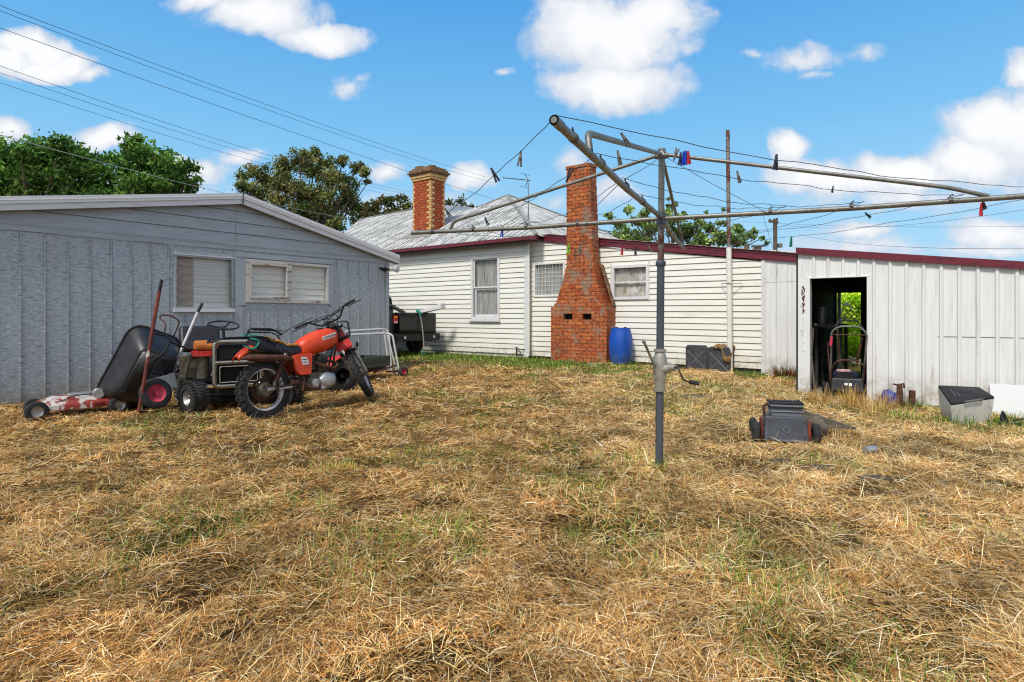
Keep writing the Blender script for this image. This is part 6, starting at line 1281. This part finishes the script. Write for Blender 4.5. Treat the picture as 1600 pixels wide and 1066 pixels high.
# ================================================================ trees and bush
def leaves(name, blobs, cols, size, k, parent, light=1.0, seed=1, clumps=9, spread=.30):
    rg = np.random.default_rng(seed); C_ = []; B_ = []
    for b in blobs:
        c = np.array(b[:3]); R = b[3]; nc = max(3, int(clumps*b[4] if len(b) > 4 else clumps)); u = rg.normal(0, 1, (nc, 3)); u /= np.linalg.norm(u, axis=1)[:, None]
        cc = c+u*(R*(.45+.6*rg.random(nc)))[:, None]*np.array([1, .8, .85]); n = int(k*R*R/size/size/nc)
        for q in cc:
            p = q+rg.normal(0, 1, (n, 3))*R*spread*np.array([1, 1, .65]); br = rg.uniform(.55, 1.30); hgt = np.clip((p[:, 2]-c[2])/R*.28+.9, .5, 1.3)  # hgt lightens leaf colour upward, painting light and shade into each blob
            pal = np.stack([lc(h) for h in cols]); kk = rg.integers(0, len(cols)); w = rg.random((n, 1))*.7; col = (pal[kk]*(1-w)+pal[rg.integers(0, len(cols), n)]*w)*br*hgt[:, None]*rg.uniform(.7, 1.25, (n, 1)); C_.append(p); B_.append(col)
    p = np.concatenate(C_); col = np.concatenate(B_); n = len(p); a = rg.normal(0, 1, (n, 3)); a /= np.linalg.norm(a, axis=1)[:, None]; t = rg.normal(0, 1, (n, 3)); b = np.cross(a, t); b /= np.linalg.norm(b, axis=1)[:, None]
    s = size*rg.uniform(.6, 1.3, n)[:, None]; v = np.stack([p-a*s, p+b*s*.42, p+a*s, p-b*s*.42], 1); I = np.array(parent_matrix(parent).inverted()); v = v.reshape(-1, 3)@I[:3, :3].T+I[:3, 3]
    me = bpy.data.meshes.new(name); me.vertices.add(4*n); me.vertices.foreach_set('co', v.ravel().astype(np.float32)); me.loops.add(4*n); me.loops.foreach_set('vertex_index', np.arange(4*n)); me.polygons.add(n); me.polygons.foreach_set('loop_start', np.arange(0, 4*n, 4)); me.update(calc_edges=True)
    ca = me.color_attributes.new('Col', 'FLOAT_COLOR', 'POINT'); ca.data.foreach_set('color', np.repeat(np.concatenate([col*light, np.ones((n, 1))], 1), 4, 0).ravel().astype(np.float32))
    me.materials.append(MT['leaf']); o = bpy.data.objects.new(name, me); COL.objects.link(o); o.parent = parent; return o
def tree(name, label, px, Y, pb, cols, size, k, seed, group='trees behind the buildings', trunk_r=.25, clumps=9, spread=.30, cat='tree', light=1.5):
    rd = random.Random(seed); base = P(px, 500, Y); base.z = -.3; t = thing(name, label, cat, base, None, group)
    blobs = []
    for b in pb:
        y = Y+rd.uniform(-1.5, 1.5)*(Y/28); q = P(b[0], b[1], y); blobs.append((q.x, q.y, q.z, b[2]/F*y)+tuple(b[3:]))
    mb = MB(); low = min(b[2] for b in blobs); f = Vector((base.x, base.y, max(1.0, low*.55))); mb.tube(smooth_pts([base, base.lerp(f, .5)+Vector((.1, 0, 0)), f], 4), [trunk_r*(1-.05*i) for i in range(9)], 10)
    for b in blobs:
        e = Vector(b[:3]); m = f.lerp(e, .5)+Vector((rd.uniform(-.4, .4), rd.uniform(-.3, .3), rd.uniform(0, .5)))*b[3]*.5; pts = smooth_pts([f, m, e], 5); mb.tube(pts, [trunk_r*.55*(1-.85*i/(len(pts)-1)) for i in range(len(pts))], 6)
        for j in range(5): d = Vector((rd.gauss(0, 1), rd.gauss(0, 1), rd.gauss(.3, .8))).normalized()*b[3]; q0_ = m.lerp(e, rd.uniform(.3, 1)); mb.tube([q0_, q0_+d*.6+Vector((0, 0, .05)), q0_+d*1.05], [trunk_r*.12, trunk_r*.08, trunk_r*.03], 4)
    mb.build('trunk', 'bark', t, 50); leaves('crown', blobs, cols, size, k, t, light=light, seed=seed, clumps=clumps, spread=spread); return t
gl = ['#4a7030', '#62883a', '#33501f', '#7f9f48', '#3d6028']
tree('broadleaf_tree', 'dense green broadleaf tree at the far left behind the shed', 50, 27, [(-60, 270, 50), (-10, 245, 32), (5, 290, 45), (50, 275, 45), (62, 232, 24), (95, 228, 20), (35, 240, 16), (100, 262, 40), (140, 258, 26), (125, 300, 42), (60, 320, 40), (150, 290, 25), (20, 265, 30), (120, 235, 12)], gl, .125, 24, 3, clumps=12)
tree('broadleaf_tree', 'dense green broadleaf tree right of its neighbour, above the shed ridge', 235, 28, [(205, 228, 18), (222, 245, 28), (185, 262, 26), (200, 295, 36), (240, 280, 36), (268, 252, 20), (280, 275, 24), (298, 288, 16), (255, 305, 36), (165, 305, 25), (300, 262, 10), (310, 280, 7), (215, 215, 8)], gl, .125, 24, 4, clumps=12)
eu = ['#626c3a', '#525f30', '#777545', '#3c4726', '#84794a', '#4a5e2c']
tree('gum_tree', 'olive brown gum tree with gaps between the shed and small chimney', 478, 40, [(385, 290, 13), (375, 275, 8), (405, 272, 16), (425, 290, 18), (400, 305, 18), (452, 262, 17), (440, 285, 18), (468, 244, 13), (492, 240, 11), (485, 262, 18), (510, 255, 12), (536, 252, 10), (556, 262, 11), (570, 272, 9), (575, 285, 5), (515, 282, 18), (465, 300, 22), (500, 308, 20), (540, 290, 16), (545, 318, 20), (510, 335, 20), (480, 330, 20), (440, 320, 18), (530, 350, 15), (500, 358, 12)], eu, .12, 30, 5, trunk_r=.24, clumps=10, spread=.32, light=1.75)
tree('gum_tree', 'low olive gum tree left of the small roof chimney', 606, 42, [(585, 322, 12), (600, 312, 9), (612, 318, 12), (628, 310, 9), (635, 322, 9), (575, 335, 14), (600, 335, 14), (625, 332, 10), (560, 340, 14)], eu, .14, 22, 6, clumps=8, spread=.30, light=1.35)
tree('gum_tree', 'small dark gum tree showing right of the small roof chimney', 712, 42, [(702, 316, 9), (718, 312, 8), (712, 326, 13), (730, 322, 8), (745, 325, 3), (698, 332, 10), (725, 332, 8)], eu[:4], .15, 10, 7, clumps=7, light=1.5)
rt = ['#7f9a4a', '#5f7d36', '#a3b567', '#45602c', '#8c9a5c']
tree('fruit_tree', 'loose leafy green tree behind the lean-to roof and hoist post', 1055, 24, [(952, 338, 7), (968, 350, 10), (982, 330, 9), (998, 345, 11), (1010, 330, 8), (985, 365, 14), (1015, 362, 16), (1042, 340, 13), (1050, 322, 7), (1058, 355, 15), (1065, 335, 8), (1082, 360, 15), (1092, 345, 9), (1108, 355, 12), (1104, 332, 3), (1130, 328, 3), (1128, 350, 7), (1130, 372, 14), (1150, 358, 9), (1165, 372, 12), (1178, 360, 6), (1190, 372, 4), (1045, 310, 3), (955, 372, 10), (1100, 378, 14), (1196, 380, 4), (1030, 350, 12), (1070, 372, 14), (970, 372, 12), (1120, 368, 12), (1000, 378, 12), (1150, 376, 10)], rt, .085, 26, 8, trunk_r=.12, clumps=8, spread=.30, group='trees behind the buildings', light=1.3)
bs = ['#c0d43a', '#9cb82a', '#dcec66', '#6a8f22']
bc = GF.w(.40, 4.6, 0); bt_ = thing('bush', 'bright yellow green bush seen through the back opening of the garage', 'bush', (bc.x, bc.y, -.2)); mb = MB(); 
for i in range(7): mb.tube([Vector((bc.x, bc.y, -.2)), Vector((bc.x+random.uniform(-.5, .5), bc.y+random.uniform(-.3, .3), random.uniform(.8, 1.5)))], .018, 6)
mb.build('stems', 'bark', bt_); leaves('foliage', [(bc.x+dx, bc.y+dy, z, .42) for dx, dy, z in ((-.5, 0, .5), (0, .1, .4), (.5, 0, .5), (-.3, 0, 1.05), (.3, .1, 1.1), (.0, 0, 1.55), (.6, 0, 1.5), (-.6, .2, 1.5), (0, .3, .9))], bs, .055, 14, bt_, 1.9, seed=9)
# neighbouring roof bits and pole on the right
up = P(1212, 345, 46); pl = thing('power_pole', 'dark leaning timber power pole with crossarm beyond the lean-to roof', 'power pole', (P(1213, 493, 46).x, 46, -.3))
mb = MB(); mb.tube([P(1213, 525, 46), P(1211, 342, 46)], .15, 10); mb.build('pole', 'bark', pl, 50)
mb = MB(); a = P(1201, 345, 46); b = P(1216, 348, 46); mb.tube([a, b], .09, 6); mb.tube([P(1203, 342, 45.6), P(1203, 348, 45.6)], .07, 6); mb.tube([P(1214, 341, 45.6), P(1214, 348, 45.6)], .07, 6); mb.build('crossarm', 'bark', pl, 50)
mb = MB(); mb.bx(P(1215, 383, 46).x, P(1221, 383, 46).x, 45.8, 46.1, P(1215, 387, 46).z, P(1215, 381, 46).z); mb.build('junction_box', 'galv', pl)
fl2 = P(1184, 385, 17.0); mb = MB(); mb.tube([P(1184, 402, 17.0), P(1184, 387, 17.0)], .10, 10); mb.tube([P(1184, 386, 17.0), P(1184, 383.5, 17.0)], .17, 10); solo('roof_vent', mb, 'galv', 'short capped metal flue behind the lean-to roof by the mast', 'roof vent', smooth=40)
mb = MB(); mb.tube([P(1167, 400, 17.2), P(1167, 381, 17.2)], .07, 10); solo('roof_vent', mb, 'wood', 'thin brown pipe flue left of the capped metal flue', 'roof vent', smooth=40)

# ================================================================ overhead lines
def cable(a, b, sag, r, mat, label, n=24):
    mb = MB(); pts = []
    for i in range(n+1): t = i/n; p = a.lerp(b, t); p.z -= sag*4*t*(1-t); pts.append(p)
    mb.tube(pts, r*.5, 6); o = solo('power_line', mb, mat, label, 'cable', a)
cable(P(-60, -14, 22), P(760, 277, 60), .35, .022, 'cable', 'highest of the overhead wires crossing from upper left to the small chimney')
cable(P(-60, -6, 22.3), P(770, 286, 60), .4, .020, 'cable', 'second overhead wire, just below the highest')
cable(P(-60, 22, 22), P(900, 350, 66), .35, .022, 'cable', 'single overhead wire below the highest pair')
cable(P(-60, 82, 24), P(640, 300, 62), .5, .020, 'cable', 'upper wire of the lower bundle over the left trees')
cable(P(-60, 93, 24), P(630, 302, 62), .5, .018, 'cable', 'middle wire of the lower bundle over the left trees')
cable(P(-60, 110, 24), P(640, 310, 62), .5, .018, 'cable', 'lowest wire of the lower bundle over the left trees')
cable(P(-60, 194, 9.5), P(545, 342, 21), .12, .010, 'palecable', 'pale service cable sloping over the shed ridge')
cable(P(1040, 335, 60), P(1700, 352, 30), .5, .016, 'cable', 'straight wire above the garage roof at the right')
cable(P(1248, 366, 46), P(1700, 388, 14), .35, .016, 'cable', 'twisted bundled cable just above the garage roof')
cable(P(1222, 352, 46), P(1700, 310, 24), .6, .016, 'cable', 'thin wire rising right from the power pole')
cable(P(1190, 330, 46), P(1209, 391, 44), .0, .03, 'cable', 'short stay wire beside the power pole')

# ================================================================ sky, sun, camera
w = bpy.data.worlds.new('World'); SC.world = w; w.use_nodes = True; nt = w.node_tree; bg = nt.nodes['Background']
SUN = Vector((-.28, -.56, .78)).normalized(); el = math.asin(SUN.z); az = math.atan2(SUN.x, SUN.y)
sky = nt.nodes.new('ShaderNodeTexSky'); sky.sky_type = 'NISHITA'; sky.sun_disc = False; sky.sun_elevation = el; sky.sun_rotation = az; sky.air_density = 1.0; sky.dust_density = .6; sky.ozone_density = 3.0
tc = nt.nodes.new('ShaderNodeTexCoord').outputs['Generated']
sep = nt.nodes.new('ShaderNodeSeparateXYZ'); nt.links.new(tc, sep.inputs[0])
def mth(op, a, b=None, clamp=False):
    n = nt.nodes.new('ShaderNodeMath'); n.operation = op; n.use_clamp = clamp
    for i, v in enumerate((a, b)):
        if v is None: continue
        if isinstance(v, (int, float)): n.inputs[i].default_value = v
        else: nt.links.new(v, n.inputs[i])
    return n.outputs[0]
ym = mth('MAXIMUM', sep.outputs[1], .08); u = mth('DIVIDE', sep.outputs[0], ym); v = mth('DIVIDE', sep.outputs[2], ym)
cb = nt.nodes.new('ShaderNodeCombineXYZ'); nt.links.new(u, cb.inputs[0]); nt.links.new(v, cb.inputs[1]); uv = cb.outputs[0]
# domain warp so cloud edges curl
wn = nt.nodes.new('ShaderNodeTexNoise'); wn.inputs['Scale'].default_value = 7; wn.inputs['Detail'].default_value = 5; nt.links.new(uv, wn.inputs['Vector'])
sb = nt.nodes.new('ShaderNodeVectorMath'); sb.operation = 'SUBTRACT'; sb.inputs[1].default_value = (.5, .5, .5); nt.links.new(wn.outputs['Color'], sb.inputs[0])
scn = nt.nodes.new('ShaderNodeVectorMath'); scn.operation = 'SCALE'; scn.inputs['Scale'].default_value = .085; nt.links.new(sb.outputs[0], scn.inputs[0])
ad = nt.nodes.new('ShaderNodeVectorMath'); ad.operation = 'ADD'; nt.links.new(uv, ad.inputs[0]); nt.links.new(scn.outputs[0], ad.inputs[1]); wuv = ad.outputs[0]
CL = [(25, 62, 70, 34, 1), (70, 78, 62, 34, 1), (110, 92, 56, 30, 1), (60, 105, 80, 24, .9), (140, 108, 40, 20, .7), (10, 90, 70, 40, 1), (-120, 90, 120, 60, 1), (410, 22, 130, 50, 1), (500, 52, 105, 30, 1), (310, -5, 70, 35, .7), (950, 50, 160, 85, 1), (960, 130, 140, 58, 1), (1030, 20, 90, 60, .9), (540, 132, 60, 34, .42), (560, 118, 40, 16, .4), (1245, 88, 100, 30, .45), (1180, 78, 60, 18, .38), (1350, 82, 60, 16, .32), (1270, 118, 40, 12, .34),
      (165, 205, 75, 30, .9), (10, 205, 45, 32, .9), (300, 262, 90, 26, .8), (375, 240, 60, 22, .6), (600, 272, 40, 26, .7), (735, 275, 55, 32, .8), (785, 105, 26, 13, .4), (885, 248, 40, 26, .5), (1238, 236, 48, 34, .9), (1300, 282, 150, 42, .9), (1420, 262, 130, 44, 1), (1520, 250, 130, 60, 1), (1560, 185, 120, 48, .95), (1595, 110, 50, 42, .9), (1640, 220, 160, 120, 1), (1560, 365, 110, 36, .65), (1345, 366, 75, 26, .7), (960, 300, 60, 40, .5), (1400, 310, 260, 40, .4), (820, 320, 260, 26, .3), (1560, 392, 160, 18, .5), (1350, 395, 330, 34, .42), (700, 330, 260, 40, .34), (250, 285, 240, 36, .4)]
field = None
for (px_, py_, a_, b_, s_) in CL:
    n1 = nt.nodes.new('ShaderNodeVectorMath'); n1.operation = 'SUBTRACT'; nt.links.new(wuv, n1.inputs[0]); n1.inputs[1].default_value = ((px_-800)/F, (H0-py_)/F, 0)
    n2 = nt.nodes.new('ShaderNodeVectorMath'); n2.operation = 'MULTIPLY'; nt.links.new(n1.outputs[0], n2.inputs[0]); n2.inputs[1].default_value = (F/a_, F/b_, 0)
    n3 = nt.nodes.new('ShaderNodeVectorMath'); n3.operation = 'LENGTH'; nt.links.new(n2.outputs[0], n3.inputs[0])
    f = mth('MULTIPLY', mth('SUBTRACT', 1.0, n3.outputs['Value'], True), s_); field = f if field is None else mth('MAXIMUM', field, f)
fb = nt.nodes.new('ShaderNodeTexNoise'); fb.inputs['Scale'].default_value = 11; fb.inputs['Detail'].default_value = 9; fb.inputs['Roughness'].default_value = .62; nt.links.new(wuv, fb.inputs['Vector'])
dens = mth('ADD', mth('MULTIPLY', field, 2.0), mth('MULTIPLY', mth('SUBTRACT', fb.outputs['Fac'], .5), 2.3))
dens = mth('MULTIPLY', dens, mth('MINIMUM', mth('MULTIPLY', field, 9.0), 1.0))
mask = mapr(nt, dens, .05, .85)
# unseen cloud beside and behind the camera, thickened to add white fill light
fg_ = nt.nodes.new('ShaderNodeTexNoise'); fg_.inputs['Scale'].default_value = 2.6; fg_.inputs['Detail'].default_value = 8; nt.links.new(tc, fg_.inputs['Vector'])
back = mth('MULTIPLY', mapr(nt, fg_.outputs['Fac'], .36, .50), mapr(nt, sep.outputs[1], .25, .0)); mask = mth('MAXIMUM', mask, back)
K_ = 6.9; ramp = nt.nodes.new('ShaderNodeValToRGB'); r = ramp.color_ramp; nt.links.new(mapr(nt, sep.outputs[2], 0, 1), ramp.inputs[0])
r.elements[0].position = 0; r.elements[0].color = (.36*K_, .66*K_, .90*K_, 1); r.elements[1].position = 1; r.elements[1].color = (.04*K_, .22*K_, .56*K_, 1)
for p_, c_ in ((.06, (.33, .65, .92)), (.20, (.19, .54, .90)), (.42, (.09, .39, .84))): e = r.elements.new(p_); e.color = (c_[0]*K_, c_[1]*K_, c_[2]*K_, 1)
skc = mix(nt, .86, sky.outputs[0], ramp.outputs[0])
fs_ = nt.nodes.new('ShaderNodeTexNoise'); fs_.inputs['Scale'].default_value = 5; fs_.inputs['Detail'].default_value = 6; nt.links.new(uv, fs_.inputs['Vector'])
cc = mix(nt, mapr(nt, mth('ADD', mth('MULTIPLY', dens, .55), mth('MULTIPLY', fs_.outputs['Fac'], .6)), .50, 1.15), (4.5, 4.9, 5.6, 1), (6.7, 6.7, 6.75, 1))
nt.links.new(mix(nt, mth('MULTIPLY', mask, .97), skc, cc), bg.inputs['Color']); bg.inputs['Strength'].default_value = .15
sl = bpy.data.lights.new('sun', 'SUN'); sl.energy = 3.4; sl.angle = R_(11); sl.color = (1, .95, .87); so = bpy.data.objects.new('sun', sl); COL.objects.link(so); so.rotation_euler = (-SUN).to_track_quat('-Z', 'Y').to_euler()
cam = bpy.data.cameras.new('camera'); co_ = bpy.data.objects.new('camera', cam); COL.objects.link(co_); SC.camera = co_
co_.location = (0, 0, CAM); co_.rotation_euler = (math.pi/2, 0, 0); cam.sensor_width = 36; cam.lens = F/1600*36; cam.shift_y = (H0-533)/1600; cam.clip_start = .05; cam.clip_end = 2000
SC.view_settings.view_transform = 'Standard'; SC.view_settings.look = 'None'; SC.view_settings.exposure = 0; SC.cycles.filter_width = 1.15
for k_ in list(PEGP.values()): pass
